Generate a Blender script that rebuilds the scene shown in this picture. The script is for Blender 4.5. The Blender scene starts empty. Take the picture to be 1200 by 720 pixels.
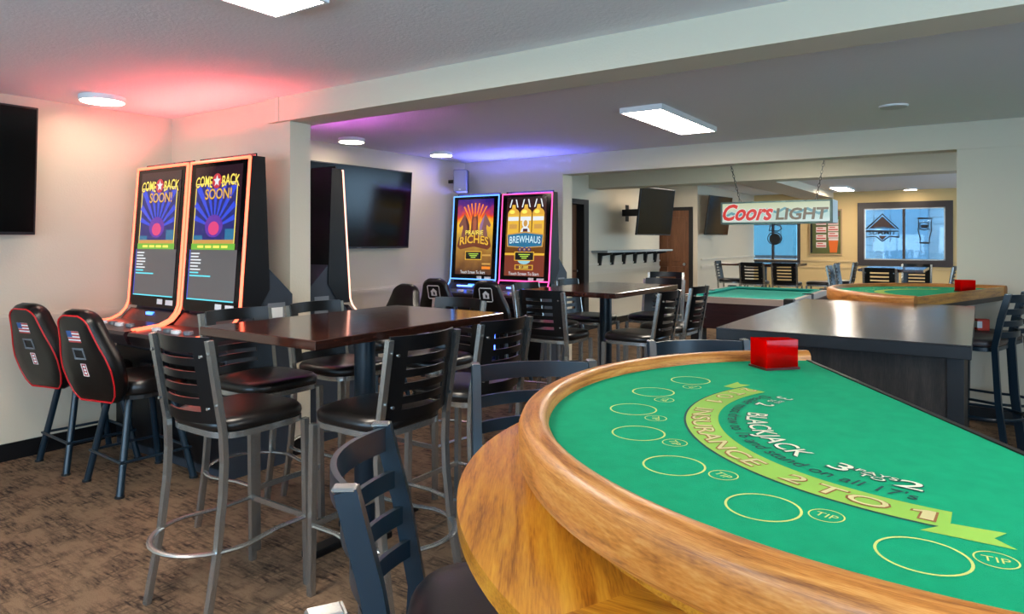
import bpy, bmesh, math, random
from mathutils import Vector, Matrix
random.seed(7)
SC = bpy.context.scene
COL = SC.collection
PI = math.pi
R = math.radians

# ---------------------------------------------------------------- camera, world, exposure
F, CX, CY, H = 800.0, 600.0, 283.0, 1.46          # focal length / principal column / horizon row (px), eye height (m)
YAW = math.atan2(550.0, 800.0)
cam_d = bpy.data.cameras.new('camera')
cam = bpy.data.objects.new('camera', cam_d); COL.objects.link(cam)
cam.location = (0, 0, H); cam.rotation_euler = (PI/2, 0, YAW)
cam_d.sensor_width = 36; cam_d.lens = 36*F/1200
cam_d.shift_y = -(360-CY)/1200
cam_d.clip_start = 0.02
SC.camera = cam

world = bpy.data.worlds.new('sky'); SC.world = world; world.use_nodes = True
bg = world.node_tree.nodes['Background']
bg.inputs[0].default_value = (0.56, 0.80, 1.0, 1); bg.inputs[1].default_value = 5.0
SC.view_settings.view_transform = 'Standard'; SC.view_settings.look = 'None'
SC.view_settings.gamma = 1; SC.view_settings.use_curve_mapping = False
SC.view_settings.exposure = 1.27
SC.cycles.use_denoising = True
SC.cycles.max_bounces = 7; SC.cycles.diffuse_bounces = 4; SC.cycles.transparent_max_bounces = 10
SC.cycles.sample_clamp_indirect = 6

PANEL = 20.0        # luminance of the ceiling panels
_c, _s = math.cos(YAW), math.sin(YAW)
def ray(px, py):    # direction of a photo pixel in the world
    r, u = (px-CX)/F, (CY-py)/F
    return Vector((_c*r-_s, _s*r+_c, u))
def on_z(px, py, z):
    d = ray(px, py); return Vector((0, 0, H)) + d*((z-H)/d.z)
def on_x(px, py, x):
    d = ray(px, py); return Vector((0, 0, H)) + d*(x/d.x)
def on_y(px, py, y):
    d = ray(px, py); return Vector((0, 0, H)) + d*(y/d.y)

# ---------------------------------------------------------------- materials
def lin(c):
    return tuple((v/12.92 if v <= 0.04045 else ((v+0.055)/1.055)**2.4) for v in c)
def rgb(r, g, b): return lin((r/255, g/255, b/255))
MATS = {}
def mat(name, col, rough=0.5, metal=0.0, emit=0.0, bump=0.0, bscale=200, var=0.0, vscale=8, spec=0.5, coat=0.0, stretch=None, trans=0.0, ecol=None, alpha=1.0):
    if name in MATS: return MATS[name]
    m = bpy.data.materials.new(name); m.use_nodes = True
    nt = m.node_tree; p = nt.nodes['Principled BSDF']
    p.inputs['Base Color'].default_value = (*col, 1)
    p.inputs['Roughness'].default_value = rough
    p.inputs['Metallic'].default_value = metal
    p.inputs['Specular IOR Level'].default_value = spec
    p.inputs['Coat Weight'].default_value = coat
    p.inputs['Transmission Weight'].default_value = trans
    if emit:
        p.inputs['Emission Color'].default_value = (*(ecol or col), 1)
        p.inputs['Emission Strength'].default_value = emit
    if bump or var:
        tc = nt.nodes.new('ShaderNodeTexCoord'); mp = nt.nodes.new('ShaderNodeMapping')
        nt.links.new(tc.outputs['Object'], mp.inputs[0])
        if stretch: mp.inputs['Scale'].default_value = stretch
        if bump:
            n = nt.nodes.new('ShaderNodeTexNoise'); n.inputs['Scale'].default_value = bscale; n.inputs['Detail'].default_value = 3
            b = nt.nodes.new('ShaderNodeBump'); b.inputs['Strength'].default_value = bump; b.inputs['Distance'].default_value = 0.01
            nt.links.new(mp.outputs[0], n.inputs['Vector']); nt.links.new(n.outputs['Fac'], b.inputs['Height']); nt.links.new(b.outputs[0], p.inputs['Normal'])
        if var:
            n = nt.nodes.new('ShaderNodeTexNoise'); n.inputs['Scale'].default_value = vscale; n.inputs['Detail'].default_value = 4
            r = nt.nodes.new('ShaderNodeValToRGB')
            r.color_ramp.elements[0].position = 0.3; r.color_ramp.elements[1].position = 0.7
            r.color_ramp.elements[0].color = (*[max(0, v*(1-var)) for v in col], 1)
            r.color_ramp.elements[1].color = (*[min(1, v*(1+var)) for v in col], 1)
            nt.links.new(mp.outputs[0], n.inputs['Vector']); nt.links.new(n.outputs['Fac'], r.inputs[0]); nt.links.new(r.outputs[0], p.inputs['Base Color'])
    MATS[name] = m
    return m
def wood(name, cols, grain=(1, 12, 12), scale=3.0, rough=0.35, coat=0.0, uv=False, bump=0.06, spec=0.5):
    if name in MATS: return MATS[name]
    m = bpy.data.materials.new(name); m.use_nodes = True
    nt = m.node_tree; p = nt.nodes['Principled BSDF']; N = nt.nodes.new; L = nt.links.new
    tc = N('ShaderNodeTexCoord'); mp = N('ShaderNodeMapping'); mp.inputs['Scale'].default_value = grain
    L(tc.outputs['UV' if uv else 'Object'], mp.inputs[0])
    n1 = N('ShaderNodeTexNoise'); n1.inputs['Scale'].default_value = scale; n1.inputs['Detail'].default_value = 6; n1.inputs['Distortion'].default_value = 0.9
    n2 = N('ShaderNodeTexNoise'); n2.inputs['Scale'].default_value = scale*9; n2.inputs['Detail'].default_value = 3
    L(mp.outputs[0], n1.inputs['Vector']); L(mp.outputs[0], n2.inputs['Vector'])
    mx = N('ShaderNodeMix'); mx.data_type = 'FLOAT'; mx.inputs[0].default_value = 0.35
    L(n1.outputs['Fac'], mx.inputs[2]); L(n2.outputs['Fac'], mx.inputs[3])
    r = N('ShaderNodeValToRGB'); e = r.color_ramp.elements
    e[0].position = 0.34; e[0].color = (*cols[0], 1); e[1].position = 0.66; e[1].color = (*cols[-1], 1)
    if len(cols) == 3:
        x = e.new(0.5); x.color = (*cols[1], 1)
    L(mx.outputs[0], r.inputs[0]); L(r.outputs[0], p.inputs['Base Color'])
    b = N('ShaderNodeBump'); b.inputs['Strength'].default_value = bump; b.inputs['Distance'].default_value = 0.01
    L(mx.outputs[0], b.inputs['Height']); L(b.outputs[0], p.inputs['Normal'])
    p.inputs['Roughness'].default_value = rough; p.inputs['Coat Weight'].default_value = coat; p.inputs['Coat Roughness'].default_value = 0.15
    p.inputs['Specular IOR Level'].default_value = spec
    MATS[name] = m
    return m
def carpet():
    m = bpy.data.materials.new('carpet'); m.use_nodes = True
    nt = m.node_tree; p = nt.nodes['Principled BSDF']; N = nt.nodes.new; L = nt.links.new
    tc = N('ShaderNodeTexCoord')
    def streak(scale, nscale, lo, hi, rot=0):
        mp = N('ShaderNodeMapping'); mp.inputs['Scale'].default_value = scale; mp.inputs['Rotation'].default_value = (0, 0, rot)
        L(tc.outputs['Object'], mp.inputs[0])
        n = N('ShaderNodeTexNoise'); n.inputs['Scale'].default_value = nscale; n.inputs['Detail'].default_value = 5; n.inputs['Roughness'].default_value = 0.65
        L(mp.outputs[0], n.inputs['Vector'])
        r = N('ShaderNodeMapRange'); r.inputs['From Min'].default_value = lo; r.inputs['From Max'].default_value = hi
        L(n.outputs['Fac'], r.inputs['Value']); return r.outputs[0]
    def mth(op, a, b):
        k = N('ShaderNodeMath'); k.operation = op; k.use_clamp = True
        for i, v in enumerate((a, b)):
            if isinstance(v, float): k.inputs[i].default_value = v
            else: L(v, k.inputs[i])
        return k.outputs[0]
    s1 = streak((9.0, 52, 1), 1.0, 0.40, 0.60, .12); s2 = streak((46, 9.0, 1), 1.0, 0.47, 0.64, .12)
    patch = streak((2.6, 3.6, 1), 2.0, 0.38, 0.62)
    dark = mth('MULTIPLY', mth('MAXIMUM', s1, s2), mth('ADD', patch, 0.08))
    fine = streak((1, 1, 1), 260, 0.3, 0.7)
    mixc = N('ShaderNodeMix'); mixc.data_type = 'RGBA'
    mixc.inputs[6].default_value = (*rgb(146, 119, 94), 1); mixc.inputs[7].default_value = (*rgb(56, 46, 42), 1)
    L(dark, mixc.inputs[0])
    m2 = N('ShaderNodeMix'); m2.data_type = 'RGBA'; m2.blend_type = 'MULTIPLY'; m2.inputs[0].default_value = 0.45
    L(mixc.outputs[2], m2.inputs[6]); L(fine, m2.inputs[7])
    L(m2.outputs[2], p.inputs['Base Color'])
    b = N('ShaderNodeBump'); b.inputs['Strength'].default_value = 0.5; b.inputs['Distance'].default_value = 0.004
    L(fine, b.inputs['Height']); L(b.outputs[0], p.inputs['Normal'])
    p.inputs['Roughness'].default_value = 0.95; p.inputs['Specular IOR Level'].default_value = 0.1
    return m
def ramp_screen(name, stops, strength, noise=0.0, nscale=6):
    """A lit display: vertical run of colours along the mesh's own height, broken up by noise."""
    m = bpy.data.materials.new(name); m.use_nodes = True
    nt = m.node_tree; p = nt.nodes['Principled BSDF']; N = nt.nodes.new; L = nt.links.new
    tc = N('ShaderNodeTexCoord'); sp = N('ShaderNodeSeparateXYZ'); L(tc.outputs['Generated'], sp.inputs[0])
    n = N('ShaderNodeTexNoise'); n.inputs['Scale'].default_value = nscale; n.inputs['Detail'].default_value = 5; L(tc.outputs['Generated'], n.inputs['Vector'])
    k = N('ShaderNodeMath'); k.operation = 'MULTIPLY_ADD'; L(n.outputs['Fac'], k.inputs[0]); k.inputs[1].default_value = noise
    k2 = N('ShaderNodeMath'); k2.operation = 'SUBTRACT'; L(sp.outputs['Z'], k2.inputs[0]); k2.inputs[1].default_value = noise/2
    L(k2.outputs[0], k.inputs[2])
    r = N('ShaderNodeValToRGB'); e = r.color_ramp.elements
    e[0].position, e[0].color = stops[0][0], (*stops[0][1], 1); e[1].position, e[1].color = stops[-1][0], (*stops[-1][1], 1)
    for q, c in stops[1:-1]:
        x = e.new(q); x.color = (*c, 1)
    L(k.outputs[0], r.inputs[0]); L(r.outputs[0], p.inputs['Emission Color']); p.inputs['Emission Strength'].default_value = strength*SCREEN
    p.inputs['Base Color'].default_value = (0.005, 0.005, 0.005, 1); p.inputs['Roughness'].default_value = 0.15
    return m
SCREEN = 0.5          # displays and light tubes are set for exposure 0; this keeps them in step with exposure 1
def glow(name, col, s): return mat(name, (0.02, 0.02, 0.02), 0.3, emit=s*SCREEN, ecol=col)
def glass(name, tint=(0.9, 0.95, 1.0), refl=0.06):
    m = bpy.data.materials.new(name); m.use_nodes = True
    nt = m.node_tree; nt.nodes.remove(nt.nodes['Principled BSDF']); N = nt.nodes.new; L = nt.links.new
    t = N('ShaderNodeBsdfTransparent'); t.inputs[0].default_value = (*tint, 1)
    g = N('ShaderNodeBsdfGlossy'); g.inputs['Roughness'].default_value = 0.03
    mx = N('ShaderNodeMixShader'); mx.inputs[0].default_value = refl
    L(t.outputs[0], mx.inputs[1]); L(g.outputs[0], mx.inputs[2]); L(mx.outputs[0], nt.nodes['Material Output'].inputs[0])
    return m

M_wall = mat('wall_paint', rgb(203, 192, 170), 0.75, bump=0.12, bscale=90, spec=0.25)
M_ceil = mat('ceiling_paint', rgb(222, 221, 220), 0.85, bump=0.25, bscale=60, spec=0.2)
M_far = mat('tan_wall_paint', rgb(214, 183, 128), 0.75, bump=0.1, bscale=90, spec=0.25)
M_rail = mat('rail_paint', rgb(203, 192, 172), 0.5)
M_base = mat('black_base_vinyl', rgb(13, 12, 13), 0.45, spec=.3)
M_carpet = carpet()
M_steel = mat('brushed_steel', rgb(176, 178, 176), 0.27, metal=0.9, bump=0.03, bscale=400)
M_black = mat('black_powder_coat', rgb(9, 10, 12), 0.30, spec=.35, bump=0.03, bscale=500)
M_bluek = mat('black_metal_daylight_tint', rgb(18, 35, 46), 0.30, spec=.5)  # black metal; the blue of the daylight is put into its base colour
M_vinyl = mat('black_vinyl', rgb(14, 12, 12), 0.30, bump=0.04, bscale=350)
M_table = wood('walnut_laminate', [rgb(30, 14, 10), rgb(52, 25, 18), rgb(78, 40, 27)], grain=(14, 1.2, 14), scale=2.5, rough=0.12, coat=0.5, bump=0.01)
M_tedge = mat('dark_table_edge', rgb(26, 17, 17), 0.4)
M_oak = wood('oak_board', [rgb(138, 76, 14), rgb(196, 130, 34), rgb(216, 158, 52)], grain=(1.0, 13, 13), scale=3.0, rough=0.3, coat=0.35)
M_oakuv = wood('oak_rim', [rgb(122, 66, 20), rgb(182, 114, 46), rgb(206, 146, 76)], grain=(2.2, 26, 1), scale=3.0, rough=0.42, coat=0.12, uv=True)
M_felt = mat('green_felt', rgb(14, 158, 112), 0.9, bump=0.3, bscale=900, var=0.06, vscale=30, spec=0.15)
M_line = mat('felt_print_yellow', rgb(196, 214, 120), 0.8)
M_lime = mat('felt_print_lime', rgb(142, 190, 74), 0.8, var=0.12, vscale=4)
M_pale = mat('felt_print_pale', rgb(216, 226, 200), 0.8)
M_dkgr = mat('felt_print_dark', rgb(8, 70, 66), 0.8)
M_brn = mat('felt_print_brown', rgb(150, 96, 52), 0.8); M_pale2 = mat('felt_print_cream', rgb(206, 196, 140), 0.8)
M_orng = mat('felt_print_orange', rgb(196, 150, 92), 0.8)
M_bar = wood('bar_top_stain', [rgb(30, 28, 28), rgb(46, 42, 41), rgb(60, 55, 52)], grain=(12, 1.2, 12), scale=2.5, rough=0.17, coat=0.4, bump=0.10)
M_barp = wood('dark_oak_panel', [rgb(20, 17, 15), rgb(34, 29, 26), rgb(48, 42, 37)], grain=(12, 12, 1.3), scale=2.6, rough=0.55, spec=.25)
M_baredge = mat('bar_edge_stain', rgb(15, 17, 20), 0.4, spec=.3)
M_mach = mat('machine_black', rgb(12, 13, 16), 0.4, spec=.3)
M_machg = mat('machine_grey', rgb(48, 54, 62), 0.45, spec=.3)
M_bezel = mat('bezel_gloss', rgb(6, 6, 7), 0.12, spec=.25)
M_tv = mat('tv_glass', rgb(5, 6, 7), 0.14, spec=.22)
M_tvf = mat('tv_frame', rgb(14, 14, 15), 0.4)
M_white = mat('white_plastic', rgb(232, 232, 230), 0.4)
M_red = mat('red_vinyl_piping', rgb(196, 20, 28), 0.4)
M_dark = mat('flat_black', rgb(12, 12, 13), 0.6)
M_brown = wood('brown_door', [rgb(92, 58, 36), rgb(122, 80, 52)], grain=(8, 8, 1), rough=0.45)
M_lampw = mat('lamp_diffuser', (1, 0.95, 0.88), 0.5, emit=PANEL, ecol=(1.0, 0.88, 0.74))
M_lampr = mat('round_lamp_diffuser', (1, 0.9, 0.8), 0.5, emit=14.0, ecol=(1.0, 0.86, 0.70))
M_teal = mat('pool_cloth', rgb(20, 158, 140), 0.9)
M_pool = wood('pool_mahogany', [rgb(34, 12, 14), rgb(56, 22, 24)], grain=(1, 10, 10), rough=0.35)
M_grayp = mat('grey_plastic', rgb(96, 102, 108), 0.5)
M_pane = glass('window_glass')
M_dimview = glass('view_dimming_glass', (.50, .57, .61), .04)  # tint added to darken the bright view outside
M_wframe = mat('dark_window_frame', rgb(58, 50, 48), 0.5)

# ---------------------------------------------------------------- mesh helpers
def bm_new(): return bmesh.new()
def add(bm, verts, faces):
    vs = [bm.verts.new(v) for v in verts]
    out = []
    for f in faces:
        try: out.append(bm.faces.new([vs[i] for i in f]))
        except ValueError: pass
    return out
def box(bm, x0, x1, y0, y1, z0, z1, mi=0):
    f = add(bm, [(x0,y0,z0),(x1,y0,z0),(x1,y1,z0),(x0,y1,z0),(x0,y0,z1),(x1,y0,z1),(x1,y1,z1),(x0,y1,z1)],
        [(3,2,1,0),(4,5,6,7),(0,1,5,4),(1,2,6,5),(2,3,7,6),(3,0,4,7)])
    for q in f: q.material_index = mi
    return bm
def rbox(bm, x0, x1, y0, y1, z0, z1, b=0.006, seg=2):
    t = bmesh.new(); box(t, x0, x1, y0, y1, z0, z1)
    bmesh.ops.bevel(t, geom=t.edges[:], offset=b, segments=seg, profile=0.5, affect='EDGES')
    merge(bm, t); return bm
def merge(bm, t, M=None):
    t.verts.index_update()
    add(bm, [(M @ v.co if M else v.co.copy()) for v in t.verts], [[v.index for v in f.verts] for f in t.faces]); t.free()
def prism(bm, poly, axis, a, b):
    """polygon in the plane across `axis`, run from a to b along it (x: poly=(y,z); y: poly=(x,z); z: poly=(x,y))"""
    def P(p, t): return {'x': (t, p[0], p[1]), 'y': (p[0], t, p[1]), 'z': (p[0], p[1], t)}[axis]
    n = len(poly)
    add(bm, [P(p, a) for p in poly]+[P(p, b) for p in poly],
        [list(range(n-1, -1, -1)), list(range(n, 2*n))]+[(i, (i+1) % n, n+(i+1) % n, n+i) for i in range(n)])
    return bm
def sweep(bm, pts, prof, closed=False, up=(0, 0, 1)):
    pts = [Vector(p) for p in pts]; n = len(pts); up = Vector(up); rings = []
    for i, p in enumerate(pts):
        a = pts[i-1] if (i or closed) else p; b = pts[(i+1) % n] if (i < n-1 or closed) else p
        t = (b-a).normalized(); s = t.cross(up)
        if s.length < 1e-4: s = t.cross(Vector((0.3, 1, 0.1)))
        s.normalize(); w = s.cross(t)
        k = 1.0
        if 0 < i < n-1 or closed:
            c = (p-a).normalized().dot(t); k = 1/max(c, 0.5)
        rings.append([p + s*(q[0]*k) + w*q[1] for q in prof])
    m = len(prof); V = [v for r in rings for v in r]; Fs = []
    for i in range(n if closed else n-1):
        j = (i+1) % n
        for q in range(m): Fs.append((i*m+q, i*m+(q+1) % m, j*m+(q+1) % m, j*m+q))
    if not closed: Fs += [list(range(m-1, -1, -1)), [(n-1)*m+q for q in range(m)]]
    add(bm, V, Fs); return bm
def rect(w, h): return [(-w/2, -h/2), (w/2, -h/2), (w/2, h/2), (-w/2, h/2)]
def circ(r, n=8): return [(r*math.cos(2*PI*i/n), r*math.sin(2*PI*i/n)) for i in range(n)]
def cyl(bm, p0, p1, r0, r1=None, n=16):
    r1 = r0 if r1 is None else r1
    p0, p1 = Vector(p0), Vector(p1); t = (p1-p0).normalized()
    s = t.cross(Vector((0, 0, 1)) if abs(t.z) < .9 else Vector((1, 0, 0))).normalized(); w = s.cross(t)
    V = [p0+(s*math.cos(a)+w*math.sin(a))*r0 for a in [2*PI*i/n for i in range(n)]] + [p1+(s*math.cos(a)+w*math.sin(a))*r1 for a in [2*PI*i/n for i in range(n)]]
    add(bm, V, [list(range(n-1, -1, -1)), list(range(n, 2*n))]+[(i, (i+1) % n, n+(i+1) % n, n+i) for i in range(n)])
    return bm
def rings(bm, layers):
    """stack of equal-length closed rings, capped at both ends"""
    m = len(layers[0]); V = [v for r in layers for v in r]; n = len(layers)
    add(bm, V, [list(range(m-1, -1, -1)), [(n-1)*m+q for q in range(m)]]+[(i*m+q, i*m+(q+1) % m, (i+1)*m+(q+1) % m, (i+1)*m+q) for i in range(n-1) for q in range(m)])
    return bm
def sq(w, d, z, e=4.0, n=32, cx=0, cy=0):
    o = []
    for i in range(n):
        a = 2*PI*i/n; c, s = math.cos(a), math.sin(a)
        o.append((cx+w*math.copysign(abs(c)**(2/e), c), cy+d*math.copysign(abs(s)**(2/e), s), z))
    return o
def cushion(bm, w, d, z0, z1, e=4.0, cx=0, cy=0, n=32):
    h = z1-z0; L = []
    for k, (s, t) in enumerate([(0.93, 0), (0.985, .12), (1, .35), (0.99, .6), (0.94, .82), (0.80, .94), (0.5, .995), (0.15, 1.0)]):
        L.append(sq(w*s, d*s, z0+h*t, e if s > .6 else 3, n, cx, cy))
    return rings(bm, L)
def obj(name, bm, m, parent=None, smooth=False, loc=None, rot=None):
    me = bpy.data.meshes.new(name)
    bmesh.ops.recalc_face_normals(bm, faces=bm.faces[:])
    bm.to_mesh(me); bm.free()
    for q in (m if isinstance(m, (list, tuple)) else [m]): me.materials.append(q)
    if smooth:
        for p in me.polygons: p.use_smooth = True
        me.set_sharp_from_angle(angle=R(38)) if hasattr(me, 'set_sharp_from_angle') else None
    o = bpy.data.objects.new(name, me); COL.objects.link(o)
    if parent: o.parent = parent
    if loc: o.location = loc
    if rot: o.rotation_euler = rot
    return o
def flat(name, bm, m, parent=None):      # printed flat shapes: keep the winding as made
    me = bpy.data.meshes.new(name); bm.to_mesh(me); bm.free()
    for q in (m if isinstance(m, (list, tuple)) else [m]): me.materials.append(q)
    o = bpy.data.objects.new(name, me); COL.objects.link(o)
    if parent: o.parent = parent
    return o
def tag(o, label, cat, group=None):
    o['label'] = label; o['category'] = cat
    if group: o['group'] = group
    return o
def thing(name, label, cat, loc=(0, 0, 0), rz=0, group=None):
    o = bpy.data.objects.new(name, None); COL.objects.link(o)
    o.location = loc; o.rotation_euler = (0, 0, rz); o.empty_display_size = 0.1
    return tag(o, label, cat, group)
def struct(name, bm, m, parent=None):
    o = obj(name, bm, m, parent)
    if not parent: o['kind'] = 'structure'
    return o
def dup(root, loc, rz, label, group=None):
    r = root.copy(); COL.objects.link(r); r.location = loc; r.rotation_euler = (0, 0, rz); r['label'] = label
    if group: r['group'] = group
    for ch in list(root.children):
        c = ch.copy(); COL.objects.link(c); c.parent = r
        for g in ch.children:
            d = g.copy(); COL.objects.link(d); d.parent = c
    return r
def face_rot(dx, dy): return math.atan2(-dx, dy)       # turn local +Y towards (dx, dy)
_tcache = {}
def text_geo(s, shear=0.0, bold=0.0):
    """flat filled letters: (verts 2D, faces), height about 0.7 for capitals"""
    key = (s, shear, bold)
    if key in _tcache: return _tcache[key]
    if s == '1':                                   # numeral with a flag
        g = bold
        V = [(-.02-g, -g), (.16+g, -g), (.16+g, .7+g), (.04, .7+g), (-.16-g, .57+g), (-.16-g, .47-g), (-.02-g, .53-g)]
        _tcache[key] = (V, [(0, 1, 2, 3, 6), (3, 4, 5, 6)], .32+2*g); return _tcache[key]
    cu = bpy.data.curves.new('lettering', 'FONT'); cu.body = s; cu.shear = shear; cu.offset = bold; cu.resolution_u = 3
    o = bpy.data.objects.new('lettering', cu); COL.objects.link(o)
    dg = bpy.context.evaluated_depsgraph_get(); e = o.evaluated_get(dg); me = e.to_mesh()
    V = [(v.co.x, v.co.y) for v in me.vertices]; Fs = [tuple(p.vertices) for p in me.polygons]
    e.to_mesh_clear(); bpy.data.objects.remove(o); bpy.data.curves.remove(cu)
    x0 = min(v[0] for v in V); x1 = max(v[0] for v in V)
    V = [(v[0]-(x0+x1)/2, v[1]) for v in V]
    _tcache[key] = (V, Fs, x1-x0)
    return _tcache[key]

# ================================================================ THE SETTING
XL, XR = -5.34, 3.6            # left and right walls
Y0, YS0, YS1 = -3.2, 2.96, 3.13  # rear wall, stub wall between the two game rooms
YB, YB2 = 6.72, 6.93           # back wall with the wide opening
YF = 17.4                      # far wall of the pool room
ZC, ZC3 = 2.44, 2.60
struct('floor', box(bm_new(), -6.4, XR+.2, Y0-.2, YF+.2, -0.1, 0), M_carpet)
struct('ceiling', box(bm_new(), XL-.2, XR+.2, Y0-.2, YB2, ZC, ZC+.35), M_ceil)
struct('ceiling', box(bm_new(), -6.4, XR+.2, YB2, YF+.2, ZC3, ZC3+.19), M_ceil)
# left wall: solid, with the doorway of the pool room cut in it
b = bm_new(); box(b, XL-.2, XL, Y0-.2, 8.95, 0, ZC3+.1); box(b, XL-.2, XL, 8.95, 9.88, 2.06, ZC3+.1); box(b, XL-.2, XL, 9.88, 13.0, 0, ZC3+.1)
struct('wall_left', b, M_wall)
b = bm_new(); box(b, XL, -3.86, YS0, YS1, 0, ZC); struct('wall_stub', b, M_wall)
b = bm_new(); box(b, XL, -3.92, YB, YB2, 0, ZC3); box(b, -3.92, -.167, YB, YB2, 2.22, ZC3); box(b, -.167, XR, YB, YB2, 0, ZC3)
struct('wall_back', b, M_wall)
xj = -4.66
b = bm_new(); box(b, -6.4, xj, 13.3, 13.5, 0, ZC3); box(b, xj-.2, xj, 13.5, YF, 0, ZC3); struct('wall_alcove', b, M_wall)
b = bm_new(); box(b, -6.4, -6.2, 8.4, 13.3, 0, ZC3); box(b, -6.4, XL-.2, 8.3, 8.4, 0, ZC3); struct('wall_passage', b, M_wall)
# far wall with two windows
wa = [on_y(848, 250, YF).x, on_y(938, 250, YF).x, 0.93, 2.22]
wb = [on_y(1005, 250, YF).x, on_y(1117, 250, YF).x, on_y(1060, 312.5, YF).z, on_y(1060, 236.5, YF).z]
def wall_holes(bm, x0, x1, y0, y1, z0, z1, holes):
    holes = sorted(holes); x = x0
    for hx0, hx1, hz0, hz1 in holes:
        if hx0 > x: box(bm, x, hx0, y0, y1, z0, z1)
        box(bm, hx0, hx1, y0, y1, z0, hz0); box(bm, hx0, hx1, y0, y1, hz1, z1); x = hx1
    if x < x1: box(bm, x, x1, y0, y1, z0, z1)
    return bm
struct('wall_far', wall_holes(bm_new(), xj-.2, XR+.2, YF, YF+.2, 0, ZC3, [tuple(wa), tuple(wb), (1.6, 3.3, .9, 2.2)]), M_far)
# the walls the picture does not reach: wide shop windows behind and to the right of the camera
rear = [(-4.6, -2.2, .5, 2.2), (-1.7, .7, .5, 2.2), (1.2, 3.3, .5, 2.2)]
struct('wall_rear', wall_holes(bm_new(), XL-.2, XR+.2, Y0-.2, Y0, 0, ZC, rear), M_wall)
right = [(-2.6, -.4, .5, 2.2), (.1, 2.5, .5, 2.2), (8.0, 11.0, .6, 2.2), (12.0, 15.8, .6, 2.2)]
b = bm_new(); y = Y0-.2
for h0, h1, z0, z1 in right:
    box(b, XR, XR+.2, y, h0, 0, ZC3); box(b, XR, XR+.2, h0, h1, 0, z0); box(b, XR, XR+.2, h0, h1, z1, ZC3); y = h1
box(b, XR, XR+.2, y, YF+.2, 0, ZC3); struct('wall_right', b, M_wall)
wn = [1]
def window(axis, c, a0, a1, z0, z1, fw=.06, mull=1, m=M_wframe, proud=.03, gl=None):
    """framed window filling a hole; axis 'y': pane across y=c, axis 'x': across x=c"""
    def B(bm, p0, p1, d0, d1, q0, q1):
        return box(bm, p0, p1, c+d0, c+d1, q0, q1) if axis == 'y' else box(bm, c+d0, c+d1, p0, p1, q0, q1)
    f = bm_new()
    B(f, a0, a0+fw, -proud, .1, z0, z1); B(f, a1-fw, a1, -proud, .1, z0, z1); B(f, a0+fw, a1-fw, -proud, .1, z0, z0+fw); B(f, a0+fw, a1-fw, -proud, .1, z1-fw, z1)
    w = struct('window_%d' % wn[0], f, m); wn[0] += 1
    st = (a1-a0-2*fw)/(mull+1)
    for k in range(mull):
        x = a0+fw+st*(k+1); obj('mullion', B(bm_new(), x-.025, x+.025, -.01, .08, z0+fw, z1-fw), m, w)
    for k in range(mull+1):
        x = a0+fw+st*k; obj('pane', B(bm_new(), x+.025, x+st-.025, .04, .045, z0+fw, z1-fw), gl or M_pane, w)
    # daylight portal in the opening: guides sampling of the sky, gives no light of its own
    return w
window('y', YF, wa[0], wa[1], wa[2], wa[3], fw=.07, mull=2, gl=M_dimview)
w_b = window('y', YF, wb[0], wb[1], wb[2], wb[3], fw=.14, mull=1, gl=M_dimview)
ib = bm_new()
for (p0, p1, q0, q1) in ((wb[0]+.14, wb[0]+.165, wb[2]+.14, wb[3]-.14), (wb[1]-.165, wb[1]-.14, wb[2]+.14, wb[3]-.14), (wb[0]+.14, wb[1]-.14, wb[2]+.14, wb[2]+.165), (wb[0]+.14, wb[1]-.14, wb[3]-.165, wb[3]-.14)):
    box(ib, p0, p1, YF-.035, YF-.01, q0, q1)
obj('inner_bead', ib, mat('pale_bead', rgb(176, 178, 176), .5), w_b)
for h in rear: window('y', Y0-.12, h[0], h[1], h[2], h[3], mull=1)
for h in right: window('x', XR+.05, h[0], h[1], h[2], h[3], mull=1)
def portal(loc, rot, sx, sy):
    l = bpy.data.lights.new('daylight_portal', 'AREA'); l.shape = 'RECTANGLE'; l.size = sx; l.size_y = sy; l.cycles.is_portal = True
    o = bpy.data.objects.new('daylight_portal', l); COL.objects.link(o); o.location = loc; o.rotation_euler = rot
for h in rear: portal(((h[0]+h[1])/2, Y0-.19, (h[2]+h[3])/2), (PI/2, 0, 0), h[1]-h[0], h[3]-h[2])
for h in right: portal((XR+.19, (h[0]+h[1])/2, (h[2]+h[3])/2), (PI/2, 0, PI/2), h[1]-h[0], h[3]-h[2])
for h in (wa, wb): portal(((h[0]+h[1])/2, YF+.19, (h[2]+h[3])/2), (PI/2, 0, PI), h[1]-h[0], h[3]-h[2])
# beams
b = bm_new(); box(b, -4.06, XR, 2.925, 3.165, 2.275, ZC); struct('trim_1', b, M_wall)
struct('trim_2', box(bm_new(), -3.965, -3.93, 2.915, 2.925, 2.275, ZC), M_rail)
struct('trim_3', box(bm_new(), XL, XR, 10.0, 10.4, 2.33, ZC3), M_wall)
struct('trim_4', box(bm_new(), -3.5, -2.85, 10.4, YF, 2.46, ZC3), M_wall)
# chair rails and baseboards
def rail(name, segs, m=M_rail):
    for i, (axis, c, s, a0, a1) in enumerate(segs):
        bm = bm_new()
        for z0, z1, d in ((.905, .925, .012), (.925, .955, .022), (.955, .975, .012)):
            if axis == 'x': box(bm, min(c, c+s*d), max(c, c+s*d), a0, a1, z0, z1)
            else: box(bm, a0, a1, min(c, c+s*d), max(c, c+s*d), z0, z1)
        struct(name % i, bm, m)
rail('trim_%d0', [('x', XL, 1, Y0, YS0), ('x', XL, 1, YS1, YB), ('x', XL, 1, 9.96, 13.0), ('x', xj, 1, 13.5, YF), ('y', YB, -1, -.167, XR), ('y', YS0, -1, XL, -3.86)])
struct('trim_70', box(bm_new(), xj, XR, YF-.02, YF, .98, 1.02), mat('tan_rail', rgb(206, 176, 126), .6))
struct('trim_71', box(bm_new(), xj, XR, YF-.02, YF, .83, .86), MATS['tan_rail'])
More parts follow.
